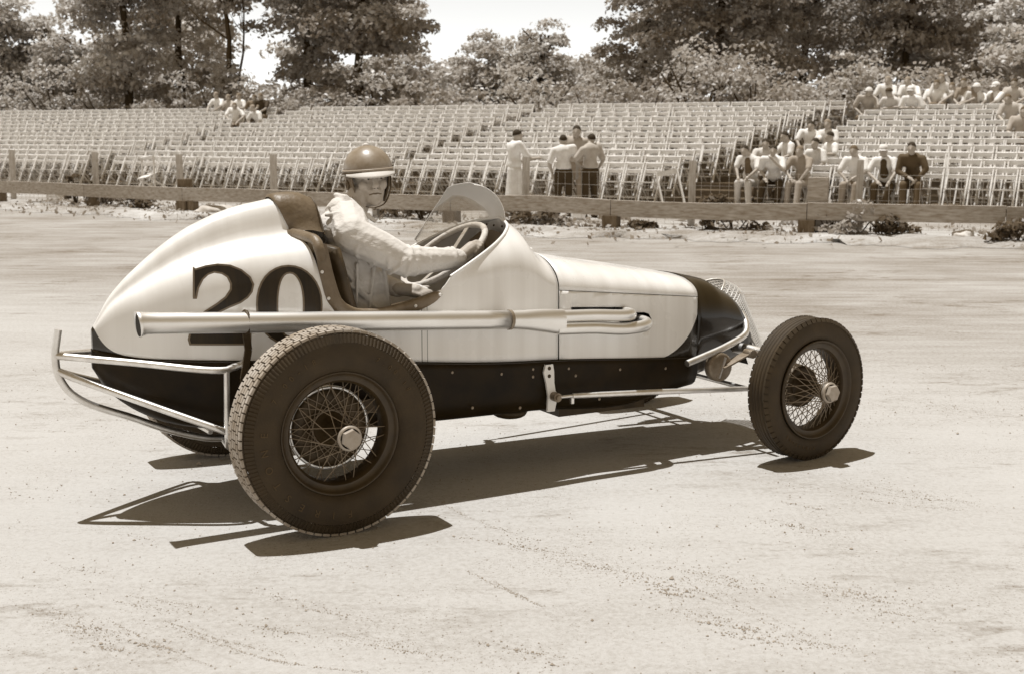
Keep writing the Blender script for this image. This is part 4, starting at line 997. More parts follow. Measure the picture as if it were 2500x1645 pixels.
b = MB(); rows = [[Hd(-.010 - .113 * (1 - .18*v) * math.cos(u), .100 * (1 - .15*v) * math.sin(u), .03 - .10 * v) for u in np.linspace(R(-62), R(62), 13)] for v in np.linspace(0, 1, 6)]
b.grid(rows, flip=True); o = b.build('neck_flap', M_STRAP, hm); solidify(o, .005)
M_EYE = mat('eye', .45, .3); M_DK = mat('iris', .015, .3); M_LIP = mat('lips', .13, .6); M_BROW = mat('eyebrow', .05, .9)
for s in (-1, 1):
    b = MB(); b.ellipsoid(Hd(.0825, s * .029, .010), (.010, .0125, .0065), 12, 8, HR); e = b.build('eye', M_EYE, drv)
    b = MB(); b.ellipsoid(Hd(.0915, s * .029 + .003, .010), (.003, .0056, .0056), 10, 6, HR); b.build('iris', M_DK, e)
    b = MB(); b.tube(catmull([Hd(.088, s * .014, .018), Hd(.093, s * .029, .0195), Hd(.085, s * .044, .016)], 8), .0032, 5); b.build('eyelid', mat('lid', .10, .7), e)
    b = MB(); b.tube(catmull([Hd(.098, s * .012, .036), Hd(.098, s * .030, .040), Hd(.086, s * .048, .036)], 8), [.002, .003, .0035, .0035, .0035, .003, .0025, .0015], 5); b.build('eyebrow', M_BROW, drv)
b = MB(); b.tube(catmull([Hd(.086, -.027, -.0605), Hd(.0945, -.010, -.0565), Hd(.0955, 0, -.058), Hd(.0945, .010, -.0565), Hd(.086, .027, -.0605)], 12), .0026, 5); b.build('mouth', M_LIP, drv)
for s in (-1, 1):
    b = MB(); b.ellipsoid(Hd(.1125, s * .0065, -.0335), (.004, .003, .002), 8, 5, HR); b.build('nostril', M_DK, drv)
# ------------------------------------------------------------ the bank with its rows of folding chairs
AL = R(31); ER = np.array([math.cos(AL), -math.sin(AL)]); EB = np.array([math.sin(AL), math.cos(AL)]); P0 = np.array([-1.46, 31.1])
PD, RISE, NROW = .72, .133, 12
def bank_z(t): i = t / PD; return RISE * max(0, min(NROW - 1, math.floor(i + .62)))
def SP(s, t, z=0): p = P0 + ER * s + EB * t; return (p[0], p[1], z)
rows = []; ts = [-.5]
for i in range(1, NROW): ts += [(i - .62) * PD - .012, (i - .62) * PD + .012]
ts += [PD * NROW + 1.2, PD * NROW + 5, PD * NROW + 30, PD * NROW + 120]
b = MB()
for t in ts:
    z = .012 + RISE * sum(1 for i in range(1, NROW) if t > (i - .62) * PD); rows.append([SP(s, t, z - (.2 if t > 30 else 0)) for s in np.linspace(-75, 60, 60)])
b.grid(rows, smooth=False); tag(b.build('terraced_bank', M_BANK), kind='structure')

M_CHAIR = mat('weathered_chair_wood', .73, .8, var=.16, vscale=9)
def chair_parts():
    p = []; w = .195
    L = MB(); L.bar((-w, -.20, .86), (-w, .235, 0), .046, .026, (1, 0, 0)); p.append(('leg', L)); L = MB(); L.bar((w, -.20, .86), (w, .235, 0), .046, .026, (1, 0, 0)); p.append(('leg', L))
    L = MB(); L.bar((-w + .03, .17, .43), (-w + .03, -.25, 0), .034, .02, (1, 0, 0)); p.append(('leg', L)); L = MB(); L.bar((w - .03, .17, .43), (w - .03, -.25, 0), .034, .02, (1, 0, 0)); p.append(('leg', L))
    S = MB()
    for k in range(5): S.box((0, -.115 + k * .076, .445 + .004 * k), (.34, .066, .018))
    p.append(('seat', S))
    Bk = MB(); Bk.box((0, -.192, .820), (.43, .018, .098), Matrix.Rotation(R(-22), 3, 'X')); p.append(('back_slat', Bk))
    Bk = MB(); Bk.box((0, -.128, .690), (.40, .016, .085), Matrix.Rotation(R(-22), 3, 'X')); p.append(('back_slat', Bk))
    G = MB(); G.bar((-w, .17, .13), (w, .17, .13), .03, .018); p.append(('rung', G))
    return p
CP = chair_parts()
CPM = [(n, m.mesh(n, M_CHAIR)) for n, m in CP]
# the same chair as one light mesh, for the rows far up
FV = []; FF = []
for n, m in CP:
    k = len(FV); FV += m.v; FF += [[i + k for i in f] for f in m.f]
FV = np.array(FV)
def in_frame(x, y, z, lim=.405):
    d = y * math.cos(R(8.9)) - (z - 1.558) * math.sin(R(8.9)); return abs(x / d) < lim
SECT = [(-40, -12.35, 'the left block'), (-11.4, -2.6, 'the block left of centre'), (-1.70, 6.15, 'the centre block'), (7.8, 21, 'the right block')]
ORD = ['front', 'second', 'third', 'fourth', 'fifth', 'sixth', 'seventh', 'eighth', 'ninth', 'tenth', 'eleventh', 'top']
spots = []
for q, (s0, s1, nm) in enumerate(SECT):
    for i in range(NROW):
        if q == 2: s1 = 5.45 + .088 * i      # the right edge of the centre block runs off at a slant
        s = s0 + .22 + (i % 3) * .06
        while s < s1:
            if rng.random() < .02: s += .445; continue
            x, y, _ = SP(s, i * PD)
            if in_frame(x, y, .5 + i * RISE, .52): spots.append((q, i, s))
            s += .445
EXTRA = [(2, 11, 6.15), (2, 11, 6.75)]
spots += EXTRA
spots.sort(key=lambda a: SP(a[2], a[1] * PD)[1])
MISSING = set()
ind = []; rest = []
ODW = 'first second third fourth fifth sixth seventh eighth ninth tenth eleventh twelfth thirteenth fourteenth fifteenth sixteenth seventeenth eighteenth nineteenth twentieth'.split()
place = {}
for q in range(4):
    for i in range(NROW):
        for n_, s in enumerate(sorted(a[2] for a in spots if a[0] == q and a[1] == i)): place[(q, i, s)] = n_
for a in spots:
    if len(ind) < 296 and a[0] >= 2 and in_frame(*SP(a[2], a[1] * PD)[:2], .5 + a[1] * RISE): ind.append(a)
    else: rest.append(a)
CRZ = -AL + math.pi
for (q, i, s) in ind:
    x, y, z = SP(s + rng.normal() * .012, i * PD + rng.normal() * .02, i * RISE + .012)
    c = thing('folding_chair', (x, y, z), CRZ + rng.normal() * .035, 'slatted folding chair, %s from the left aisle in the %s row of %s' % (ODW[min(19, place[(q, i, s)])], ORD[i], SECT[q][2]), 'chair', 'folding chairs on the bank')
    for n, me in CPM: link(n, me, c)
V = []; F = []; n = 0; nv = len(FV)
for (q, i, s) in rest:
    x, y, z = SP(s + rng.normal() * .012, i * PD + rng.normal() * .02, i * RISE + .012); a = CRZ + rng.normal() * .035; ca, sa = math.cos(a), math.sin(a)
    P = np.stack([FV[:, 0] * ca - FV[:, 1] * sa + x, FV[:, 0] * sa + FV[:, 1] * ca + y, FV[:, 2] + z], 1)
    V.append(P); F += [[k + n for k in f] for f in FF]; n += nv
me = bpy.data.meshes.new('folding_chairs'); me.from_pydata(np.concatenate(V).tolist(), [], F); me.materials.append(M_CHAIR); me.update()
tag(link('folding_chair_rows', me), 'massed rows of pale slatted folding chairs filling the left half of the bank', 'chairs', kind='stuff')
# chairs thrown down by the fence
def odd_chair(x, y, z, rot, label):
    c = thing('folding_chair', (x, y, z), 0, label, 'chair'); c.rotation_euler = rot
    for n_, me_ in CPM: link(n_, me_, c)
fc = thing('folded_chair', (2.84, 22.7, .0), R(-176), 'folded chair leaning back on its long legs just behind the guard rail', 'chair'); fc.rotation_euler = (R(4), R(8), R(-170))
for s_ in (-1, 1): b = MB(); b.bar((s_ * .19, -.16, .90), (s_ * .19, .10, 0), .046, .028, (1, 0, 0)); b.build('leg', M_CHAIR, fc)
b = MB(); b.box((0, .062, .22), (.34, .11, .12), Matrix.Rotation(R(-25), 3, 'X')); b.build('seat', M_CHAIR, fc)
b = MB(); b.bar((-.21, .095, .03), (.21, .095, .03), .045, .03); b.build('rung', M_CHAIR, fc)
b = MB(); b.bar((-.19, -.155, .87), (.19, -.155, .87), .02, .085); b.build('back_slat', M_CHAIR, fc)
odd_chair(-8.6, 31.8, .10, (R(-20), R(8), R(150)), 'folding chair pulled out of line standing at the foot of the left block')

# ------------------------------------------------------------ people
PM = {}
def pm(v, rough=.85):
    k = round(v, 3)
    if k not in PM: PM[k] = mat('cloth_%d' % int(k * 1000), v, rough, var=.12, vscale=10, bump=.3, bscale=14)
    return PM[k]
def hash_(s_):
    h = 7
    for ch in s_: h = (h * 131 + ord(ch)) % 1000003
    return h
def person(loc, rz, pose, label, shirt=.74, trousers=.06, hair=.03, hat=None, lean=.0, sleeves='short', group=None, vest=None, skin=M_SKIN, arms='knees', scale=1.0, skirt=False):
    o = thing('person', loc, rz, label, 'person', group); o.scale = (scale,) * 3
    # facing +y
    if pose == 'sit':
        hz = .50; l = lean; hip = [(-.09, 0, hz), (.09, 0, hz)]; knee = [(-.14, .42, .50), (.13, .40, .50)]; ank = [(-.13, .40, .08), (.14, .34, .08)]
        sp = (0, .08 * l, .72); ch = (0, .22 * l, .93); nk = (0, .34 * l, 1.07); hd = (0, .34 * l + .06, 1.20)
        sh = [(-.185, .30 * l, 1.00), (.185, .30 * l, 1.00)]
        if arms == 'knees': el = [(-.27, .18 + .2 * l, .76), (.26, .16 + .2 * l, .76)]; wr_ = [(-.10, .42, .62), (.10, .40, .60)]
        elif arms == 'cross': el = [(-.28, .10 + .2 * l, .78), (.28, .10 + .2 * l, .78)]; wr_ = [(.05, .26 + .2*l, .76), (-.06, .28 + .2*l, .74)]
        elif arms == 'chin': el = [(-.24, .26 + .2 * l, .72), (.26, .20, .74)]; wr_ = [(-.06, .24 + .3*l, .98), (.12, .42, .60)]
        else: el = [(-.28, .06 + .2*l, .74), (.28, .04 + .2*l, .74)]; wr_ = [(-.20, .32, .60), (.18, .32, .60)]
    else:
        hip = [(-.09, 0, .90), (.09, 0, .90)]; knee = [(-.10, .02, .49), (.11, .03, .49)]; ank = [(-.11, -.01, .08), (.12, .0, .08)]
        sp = (0, 0, 1.08); ch = (0, .0, 1.30); nk = (0, .02, 1.45); hd = (0, .05, 1.60); sh = [(-.19, 0, 1.39), (.19, 0, 1.39)]
        if arms == 'reach': el = [(-.27, .10, 1.14), (.30, .12, 1.14)]; wr_ = [(-.22, .32, 1.10), (.24, .36, 1.08)]
        elif arms == 'hips': el = [(-.34, -.03, 1.14), (.34, -.03, 1.14)]; wr_ = [(-.20, .06, .98), (.20, .06, .98)]
        else: el = [(-.26, -.02, 1.12), (.26, -.02, 1.12)]; wr_ = [(-.26, .08, .88), (.26, .08, .88)]
    J = np.random.default_rng(abs(hash_(label)) % 99991)
    jt = lambda p, k=.03: tuple(p[i] + J.normal() * k for i in range(3))
    tw = J.normal() * .04; dr = abs(J.normal()) * .02
    hd = (hd[0] + J.normal() * .03, hd[1] + abs(J.normal()) * .025, hd[2] - .03 - dr); sh = [(sh[0][0], sh[0][1] + tw, sh[0][2] - .015 - dr), (sh[1][0], sh[1][1] - tw, sh[1][2] - .015 + dr * .5)]
    el = [jt(q, .028) for q in el]; wr_ = [jt(q, .035) for q in wr_]
    if pose == 'sit': knee = [(q[0] + J.normal() * .035, q[1] + J.normal() * .02, q[2]) for q in knee]; ank = [(q[0] + J.normal() * .05, q[1] + J.normal() * .06, q[2]) for q in ank]
    mid = lambda a, c, t: tuple(a[k] + (c[k] - a[k]) * t for k in range(3))
    add = lambda a, d: tuple(a[k] + d[k] for k in range(3))
    pel = mid(hip[0], hip[1], .5)
    pr = [('e', add(pel, (0, 0, .03)), (.155, .11, .11)), ('c', pel, .11, sp, .105), ('e', ch, (.165, .105, .16)), ('c', sp, .105, ch, .11), ('c', ch, .08, nk, .05), ('c', nk, .05, hd, .05),
          ('e', hd, (.073, .088, .105)), ('e', add(hd, (0, .03, -.06)), (.052, .055, .06)), ('c', add(hd, (0, .08, .01)), .010, add(hd, (0, .105, -.025)), .014), ('e', add(hd, (-.075, -.005, -.01)), (.012, .02, .03)), ('e', add(hd, (.075, -.005, -.01)), (.012, .02, .03))]
    for k in range(2):
        pr += [('c', hip[k], .085, knee[k], .058), ('c', knee[k], .055, ank[k], .038), ('c', add(ank[k], (0, -.03, -.04)), .036, add(ank[k], (0, .15, -.05)), .030),
               ('c', sh[k], .055, el[k], .042), ('c', el[k], .040, wr_[k], .027)]
        d = Vector(wr_[k]) - Vector(el[k]); d.normalize(); h1 = add(wr_[k], d * .07); pr += [('c', wr_[k], .026, h1, .034)]
        sd = d.cross(Vector((0, 0, 1))); sd = sd.normalized() if sd.length > .1 else Vector((1, 0, 0))
        for f in range(4): pr += [('c', add(h1, sd * (.016 * (f - 1.5))), .011, add(h1, d * .075 + sd * (.020 * (f - 1.5)) + Vector((0, 0, -.012))), .009)]
        pr += [('c', add(wr_[k], d * .02), .013, add(wr_[k], d * .075 + sd * (.05 if k else -.05)), .010)]
    blob('body', pr, .016, skin, o, 2)
    st = [('e', add(sp, (0, 0, -.06)), (.165, .128, .15)), ('c', sp, .125, ch, .125), ('e', ch, (.185, .125, .165)), ('c', sh[0], .072, sh[1], .072), ('c', ch, .10, mid(ch, nk, .75), .066)]
    for k in range(2):
        e = mid(sh[k], el[k], .82); st += [('c', sh[k], .074, e, .066)]
        if sleeves == 'long': st += [('c', e, .062, el[k], .056), ('c', el[k], .056, mid(el[k], wr_[k], .92), .040)]
    blob('shirt', st, .022, pm(shirt), o, 2)
    if vest is not None:
        blob('waistcoat', [('c', add(sp, (0, .065, -.02)), .095, add(ch, (0, .085, .02)), .075)], .022, pm(vest), o, 2)
    tr_ = [('e', add(pel, (0, 0, .02)), (.172, .130, .12))]
    if skirt: tr_ += [('c', add(pel, (0, 0, .02)), .135, (0, .01, .5), .185), ('c', (0, .01, .5), .185, (0, .01, .22), .215)]
    for k in range(2): tr_ += [('c', hip[k], .102, knee[k], .078), ('c', knee[k], .076, mid(knee[k], ank[k], .94), .064)]
    blob('trousers', tr_, .022, pm(trousers), o, 2)
    bb = MB()
    for k in range(2):
        a = add(ank[k], (0, .04, -.045)); bb.ellipsoid(a, (.048, .135, .045), 10, 6)
    bb.build('shoes', pm(.07), o)
    if hat is None:
        hb = MB(); hb.ellipsoid(add(hd, (0, -.014, .022)), (.081, .093, .098), 14, 8, Matrix.Rotation(R(16), 3, 'X'), z0=.02); hb.build('hair', pm(hair), o)
    else:
        hb = MB(); kind, hv = hat; c = add(hd, (0, -.01, .045))
        hb.ellipsoid(c, (.092, .104, .088), 16, 8, z0=-.05)
        if kind == 'brim': hb.lathe([(0, .08), (.0, .152), (.012, .150), (.012, .08)], 20)
        if kind == 'brim':
            nvb = (12 + 0); vs_ = hb.v[-(20 * 4):]
            hb.v[-(20 * 4):] = [(v[0] + c[0], v[2] + c[1], v[1] + c[2] - .012) for v in vs_]
        else:
            hb.grid([[add(c, (.085 * math.sin(u) * (1 + .1 * v_), .085 * math.cos(u) + .095 * v_ * math.cos(u), -.012 - .022 * v_)) for u in np.linspace(-1.2, 1.2, 9)] for v_ in (0, .5, 1)])
        hb.build('hat', pm(hv), o)
    return o
def top_at(px, py, h):     # where a head seen at this direction sits on the inclined rows
    f, cx, cy = 3200., 1250., 822.5; c, s = math.cos(R(8.9)), math.sin(R(8.9)); a, b_ = (px - cx) / f, (cy - py) / f
    r = np.array([a, c + b_ * s, -s + b_ * c]); sl = RISE / PD
    k = (h - 1.558 - sl * (P0 @ EB)) / (r[2] - sl * (r[:2] @ EB)); p = k * r[:2] - P0; return p @ ER, (p @ EB)
def ray_xy(px, py, dist):
    f = 3200.; c, s = math.cos(R(8.9)), math.sin(R(8.9)); a, b_ = (px - 1250) / f, (822.5 - py) / f; r = np.array([a, c + b_ * s, -s + b_ * c]); k = dist / r[1]; return r[0] * k, dist, 1.558 + r[2] * k
FACE = -AL + math.pi          # towards the track
def stand(px, top, dist, rz, label, h=1.715, **k):
    x, y, z = ray_xy(px, top, dist); return person((x, y, 0), rz, 'stand', label, scale=max(.86, min(1.1, z / h)), **k)
G1 = 'people standing behind the fence'
stand(1256, 309, 23.6, R(-62), 'dark-haired person all in white standing beside a fence post, arms held out', shirt=.80, trousers=.78, arms='reach', group=G1, skirt=True)
stand(1376, 321, 24.0, R(6), 'man in white shirt and dark trousers seen from behind, standing', shirt=.78, trousers=.05, group=G1, arms='hang')
stand(1442, 317, 24.0, R(24), 'man in tan shirt and dark trousers seen from behind, standing', shirt=.46, trousers=.05, group=G1, arms='hips')
stand(1405, 298, 25.4, R(170), 'tall man in tan shirt facing the track between two men', shirt=.42, trousers=.30, group=G1, arms='hang')
def seated(px, py, label, drz=0.0, hh=1.33, **k):
    s, t = top_at(px, py, hh); 
    i = int(round(t / PD)); i = max(0, min(NROW - 1, i)); dz = 0
    if 't' in k: i = k.pop('t')
    # keep the row, slide along it to stay under the head
    best = min(np.linspace(s - 2.5, s + 2.5, 201), key=lambda q: abs((lambda P_: 1250 + 3200 * P_[0] / (P_[1] * math.cos(R(8.9)) - (P_[2] - 1.558) * math.sin(R(8.9))))(SP(q, i * PD + .02, i * RISE + 1.2)) - px))
    if k.get('group') in ('spectators high at the right of the stand', 'spectators at the top left of the stand'):
        # the row whose head height matches; the last of them perch on the chair backs
        def py_of(ii, e):
            q = min(np.linspace(s - 2.5, s + 2.5, 101), key=lambda w: abs(1250 + 3200 * SP(w, ii * PD)[0] / (SP(w, ii * PD)[1] * math.cos(R(8.9)) - (ii * RISE + 1.25 - 1.558) * math.sin(R(8.9))) - px)); P_ = SP(q, ii * PD + .06, ii * RISE + 1.26 + e)
            return 822.5 - 3200 * ((P_[1] * math.sin(R(8.9)) + (P_[2] - 1.558) * math.cos(R(8.9))) / (P_[1] * math.cos(R(8.9)) - (P_[2] - 1.558) * math.sin(R(8.9)))), q
        i = min(range(4, NROW), key=lambda ii: abs(py_of(ii, 0)[0] - py)); yy, best = py_of(i, 0); dz = max(0, min(.30, (yy - py) / 3200 * SP(best, i * PD)[1]))
    x, y, z = SP(best, i * PD + .06, i * RISE + .012 + dz); return person((x, y, z), FACE + drz, 'sit', label, **k)
G2 = 'spectators at the right of the stand'
seated(1833, 352, 'spectator in white with dark waistcoat and a cloth on the knee, front row', 0, shirt=.72, trousers=.62, vest=.14, lean=.5, group=G2)
seated(1892, 350, 'bare-headed man in white shirt bent forward, chin on hand, front row', .2, shirt=.76, trousers=.05, lean=1.1, arms='chin', group=G2)
seated(1962, 337, 'lean man in grey shirt and pale trousers seated behind the tall timber post', -.1, shirt=.33, trousers=.40, lean=.4, hair=.22, t=0, group=G2)
seated(1921, 320, 'dark-haired spectator in white shirt behind the man leaning forward', -.5, shirt=.78, trousers=.10, t=2, group=G2)
seated(1978, 287, 'dark-haired man in plain white shirt sitting high at the aisle', .1, shirt=.80, trousers=.20, t=4, group=G2)
seated(2022, 296, 'grey-haired spectator half hidden behind a man in white', 0, shirt=.70, trousers=.2, t=4, hair=.25, group=G2)
seated(2030, 318, 'dark-haired man in white shirt turned to point along the row', -.8, shirt=.80, trousers=.20, t=2, arms='cross', group=G2)
seated(1868, 355, 'dark-haired spectator wedged close behind the man with chin on hand', .3, shirt=.60, trousers=.2, lean=.3, t=1, group=G2)
seated(2006, 336, 'spectator in light shirt leaning low behind the tall timber post', -.3, shirt=.70, trousers=.2, lean=.7, t=1, group=G2)
seated(2094, 340, 'man in white shirt and tan trousers sitting behind a fence post', 0, shirt=.76, trousers=.34, lean=.5, hair=.12, t=0, group=G2)
seated(2164, 338, 'man in peaked white cap, white shirt and dark waistcoat, front row', 0, shirt=.78, trousers=.07, vest=.07, hat=('cap', .70), lean=.5, t=0, group=G2)
seated(2231, 337, 'broad man in dark brown jacket leaning on his knees, front row', .1, shirt=.085, trousers=.11, sleeves='long', lean=.8, t=0, scale=1.06, group=G2)
G3 = 'spectators high at the right of the stand'
for (px, py, lb, kw) in [
 (2123, 215, 'man in white sun hat and grey shirt at the left end of the high row', dict(shirt=.45, hat=('brim', .76), lean=.7, arms='knees', t=9)),
 (2165, 188, 'bare-headed man in white shirt sitting behind the white sun hat', dict(shirt=.80, hair=.3, t=11)),
 (2179, 220, 'man in dark cap with his arms folded in the high row', dict(shirt=.60, hat=('cap', .06), arms='cross', lean=.5, t=9)),
 (2218, 190, 'fair man in white shirt sitting behind the man with a white peaked cap', dict(shirt=.80, hair=.28, t=11)),
 (2228, 215, 'man in white peaked cap and white shirt in the high row', dict(shirt=.78, hat=('cap', .80), lean=.6, arms='cross', t=9)),
 (2284, 199, 'man in bright white shirt leaning left in the high row', dict(shirt=.82, hair=.12, lean=.2, t=10)),
 (2299, 184, 'bare-headed spectator rising above the man in a bright white shirt', dict(shirt=.70, hair=.25, t=11)),
 (2329, 202, 'spectator in pale blouse beside a person with dark hair', dict(shirt=.62, hair=.14, t=10)),
 (2356, 195, 'spectator with large dark curly hair and mottled blouse', dict(shirt=.30, hair=.10, t=10)),
 (2384, 206, 'man in white brimmed hat and pale waistcoat sitting upright', dict(shirt=.82, vest=.40, hat=('brim', .80), t=8)),
 (2433, 203, 'person in bulging white cap and white shirt seen side on', dict(shirt=.80, vest=.30, hat=('cap', .86), drz=-.8, t=8)),
 (2468, 232, 'spectator holding a white cloth at the right edge of the stand', dict(shirt=.50, hair=.12, t=7)),
 (2476, 194, 'dark-haired spectator behind the one with a white cloth', dict(shirt=.48, hair=.06, t=10)),
 (2494, 262, 'spectator in grey shirt at the extreme right of the stand', dict(shirt=.42, hair=.10, t=6))]:
    seated(px, py, lb, kw.pop('drz', 0.0), trousers=.2, group=G3, **kw)
G4 = 'spectators at the top left of the stand'
for (px, py, lb, kw) in [
 (528, 228, 'fair man in white shirt at the left end of the top group', dict(shirt=.80, hair=.30, t=11)),
 (558, 233, 'spectator in tan shirt squeezed between two in white', dict(shirt=.45, hair=.28, t=11)),
 (582, 230, 'man in white shirt with folded arms high at the top', dict(shirt=.82, hair=.22, arms='cross', t=11)),
 (616, 233, 'person in dark dress right of the man with folded arms', dict(shirt=.20, hair=.12, t=11)),
 (638, 231, 'spectator in black jacket at the right end of the top group', dict(shirt=.04, hair=.2, t=11)),
 (572, 250, 'man in white shirt sitting sideways below the top group', dict(shirt=.82, hair=.16, drz=.7, t=8)),
 (634, 258, 'person in pale dress bent forward below the black jacket', dict(shirt=.70, hair=.3, lean=.8, t=9))]:
    seated(px, py, lb, kw.pop('drz', 0.0), trousers=.22, group=G4, **kw)
# ------------------------------------------------------------ trees, weeds, stones
def leaf_mat(name, v):
    m = bpy.data.materials.new(name); m.use_nodes = True; t = m.node_tree; b = t.nodes['Principled BSDF']
    at = t.nodes.new('ShaderNodeAttribute'); at.attribute_name = 'leaf'
    r = t.nodes.new('ShaderNodeValToRGB'); e = r.color_ramp.elements; e[0].color = tone(v * .62); e[1].color = tone(min(.9, v * 1.5))
    t.links.new(at.outputs['Fac'], r.inputs[0]); t.links.new(r.outputs[0], b.inputs['Base Color'])
    b.inputs['Roughness'].default_value = .42; b.inputs['Specular IOR Level'].default_value = .55
    tl = t.nodes.new('ShaderNodeBsdfTranslucent'); mx = t.nodes.new('ShaderNodeMixShader'); mx.inputs[0].default_value = .50
    t.links.new(r.outputs[0], tl.inputs[0]); t.links.new(b.outputs[0], mx.inputs[1]); t.links.new(tl.outputs[0], mx.inputs[2]); t.links.new(mx.outputs[0], t.nodes['Material Output'].inputs[0])
    return m
M_LEAF = leaf_mat('leaf', .54); M_LEAFP = leaf_mat('pale_leaf', .62); M_LEAFD = leaf_mat('dark_leaf', .44); M_WEED = leaf_mat('weed_leaf', .17); M_STRAW = leaf_mat('dry_weed', .34)
M_BARK = mat('bark', .055, .95, var=.4, vscale=6, stretch=(4, 4, 1), bump=.8, bscale=14)
def leaves_mesh(name, cen, nor, size, m, g, asp=.62, base=None):
    """one quad, folded a little, per leaf spray"""
    n = len(cen); nor = nor / (np.linalg.norm(nor, axis=1, keepdims=True) + 1e-9)
    a = g.normal(size=(n, 3)); u = np.cross(nor, a); u /= (np.linalg.norm(u, axis=1, keepdims=True) + 1e-9); v = np.cross(nor, u)
    L = size[:, None]; P = np.empty((n, 4, 3))
    P[:, 0] = cen - u * L; P[:, 1] = cen + v * L * asp + nor * L * .15; P[:, 2] = cen + u * L; P[:, 3] = cen - v * L * asp - nor * L * .12
    me = bpy.data.meshes.new(name); me.vertices.add(n * 4); me.vertices.foreach_set('co', P.ravel()); me.loops.add(n * 4); me.loops.foreach_set('vertex_index', np.arange(n * 4))
    me.polygons.add(n); me.polygons.foreach_set('loop_start', np.arange(n) * 4); me.polygons.foreach_set('loop_total', np.full(n, 4))
    at = me.attributes.new('leaf', 'FLOAT', 'FACE'); at.data.foreach_set('value', np.clip(g.normal(.42, .17, n) + (0 if base is None else base), 0, 1).astype(np.float32))
    me.materials.append(m); me.update(); return me
def crown(center, rad, nblob, per, g, lsize, br=(.9, 1.6), hollow=.25):
    """clumps of sprays gathered into boughs inside an uneven crown"""
    C = []; N = []; S = []; Bv = []
    for _ in range(nblob):
        d = g.normal(size=3); d /= np.linalg.norm(d); r = g.random() ** .38
        low = (1 / max(.35, math.sqrt(1 - d[2] ** 2))) ** .7 if d[2] < 0 else 1.0
        c = np.array(center) + d * r * np.array(rad) * np.array([low, low, 1]) * g.uniform(.82, 1.08); rb = g.uniform(*br) * np.array([.85, .85, .5])
        k = int(per * .70 * g.uniform(.6, 1.4))
        q = g.normal(size=(k, 3)); q /= np.linalg.norm(q, axis=1, keepdims=True); q[:, 2] = np.where(q[:, 2] < -.35, -q[:, 2] * .6, q[:, 2])
        rr = g.uniform(.55, 1.05, (k, 1)) ** .6; sub = 1 + .28 * np.sin(q[:, :1] * 6 + c[0] * 3) * np.sin(q[:, 1:2] * 6 + c[1] * 3)
        C.append(c + q * rr * rb * sub); N.append(q * .55 + g.normal(size=(k, 3)) * .5 + np.array([0, 0, .45])); S.append(g.uniform(.55, 1.25, k) * lsize); Bv.append(np.full(k, g.normal() * .17))
    crown.base = np.concatenate(Bv); return np.concatenate(C), np.concatenate(N), np.concatenate(S)
def trunk_mesh(h, r, g, limbs=7, lean=.3):
    b = MB(); p = [Vector((0, 0, -.3))]
    for i in range(8): p.append(Vector((g.normal() * .10 * i / 4 + lean * (i / 7) ** 2, g.normal() * .10 * i / 4, h * (i + 1) / 8)))
    b.tube(p, [r * (1.25 if i == 0 else 1 - .75 * i / 8) for i in range(9)], 9)
    for k in range(limbs):
        i = int(g.integers(3, 8)); a = g.uniform(0, 6.28); L = h * g.uniform(.12, .24)
        s = p[i]; e1 = s + Vector((math.cos(a) * L * .5, math.sin(a) * L * .5, L * .35)); e2 = s + Vector((math.cos(a) * L, math.sin(a) * L, L * .85))
        b.tube([s, e1, e2], [r * .42 * (1 - i / 12), r * .26, r * .08], 6)
    return b.mesh('trunk', M_BARK)
def tree(name, x, y, h, rad, seed, label, m=None, zlow=1.2, nblob=80, per=330, lsize=.11, tr=.2, br=(.7, 1.35), lean=.3, group='trees behind the stand', z0=1.2):
    g = np.random.default_rng(seed); t = thing(name, (x, y, z0), 0, label, 'tree', group)
    link('trunk', trunk_mesh(h * .86, tr, g, lean=lean), t)
    C, N, S = crown((0, 0, (h + zlow) / 2), (rad, rad, (h - zlow) / 2), nblob, per, g, lsize, br)
    link('crown', leaves_mesh('crown', C, N, S, m or M_LEAF, g, base=crown.base), t); return t
FAC = [1.0]
def at(px, dist, back=12.5):
    # never nearer than the level ground behind the top row of chairs
    k = (px - 1250) / 3200.; dm = (back + P0 @ EB) / (k * EB[0] + EB[1]); d = max(dist, dm); FAC[0] = d / dist; return k * d, d
def T(name, x, y, h, rad, *a, **k): f = FAC[0]; return tree(name, x, y, h * f, rad * f, *a, **k)
x, y = at(0, 52); T('broadleaf_tree', x, y, 6.4, 1.3, 1, 'pale leafy tree at the far left edge of the wood', M_LEAFP, .3, 60, 300)
x, y = at(118, 60); T('slim_tree', x, y, 5.8, 1.1, 2, 'slim dark tree in the gap left of the tall trees', M_LEAFD, .6, 26, 300, br=(.5, .9))
x, y = at(190, 58); T('broadleaf_tree', x, y, 5.0, 1.7, 22, 'low pale tree under the left gap of sky', M_LEAFP, .2, 46, 300, br=(.6, 1.1))
x, y = at(330, 54); T('broadleaf_tree', x, y, 12.5, 2.3, 3, 'tall dense tree left of the thin dark trunk', M_LEAF, -.6, 100, 330)
x, y = at(455, 58); T('broadleaf_tree', x, y, 12, 2.4, 4, 'leafy tree between the dense left tree and the thin trunk', M_LEAF, -.6, 66, 330)
x, y = at(572, 50); T('thin_tree', x, y, 11.5, 2.3, 5, 'thin dark trunk with open foliage and sky showing through', M_LEAF, 4.3, 40, 300, tr=.13, lean=-.1, br=(.5, 1.0))
x, y = at(598, 51); T('thin_tree', x, y, 7.5, .9, 55, 'second slender trunk leaning beside the thin dark trunk', M_LEAF, 3.6, 7, 220, tr=.07, lean=.25, br=(.4, .7))
x, y = at(885, 50); T('oak_tree', x, y, 12.5, 2.5, 6, 'big dark round tree left of the gap of open sky', M_LEAFD, -.6, 120, 360, br=(.7, 1.3))
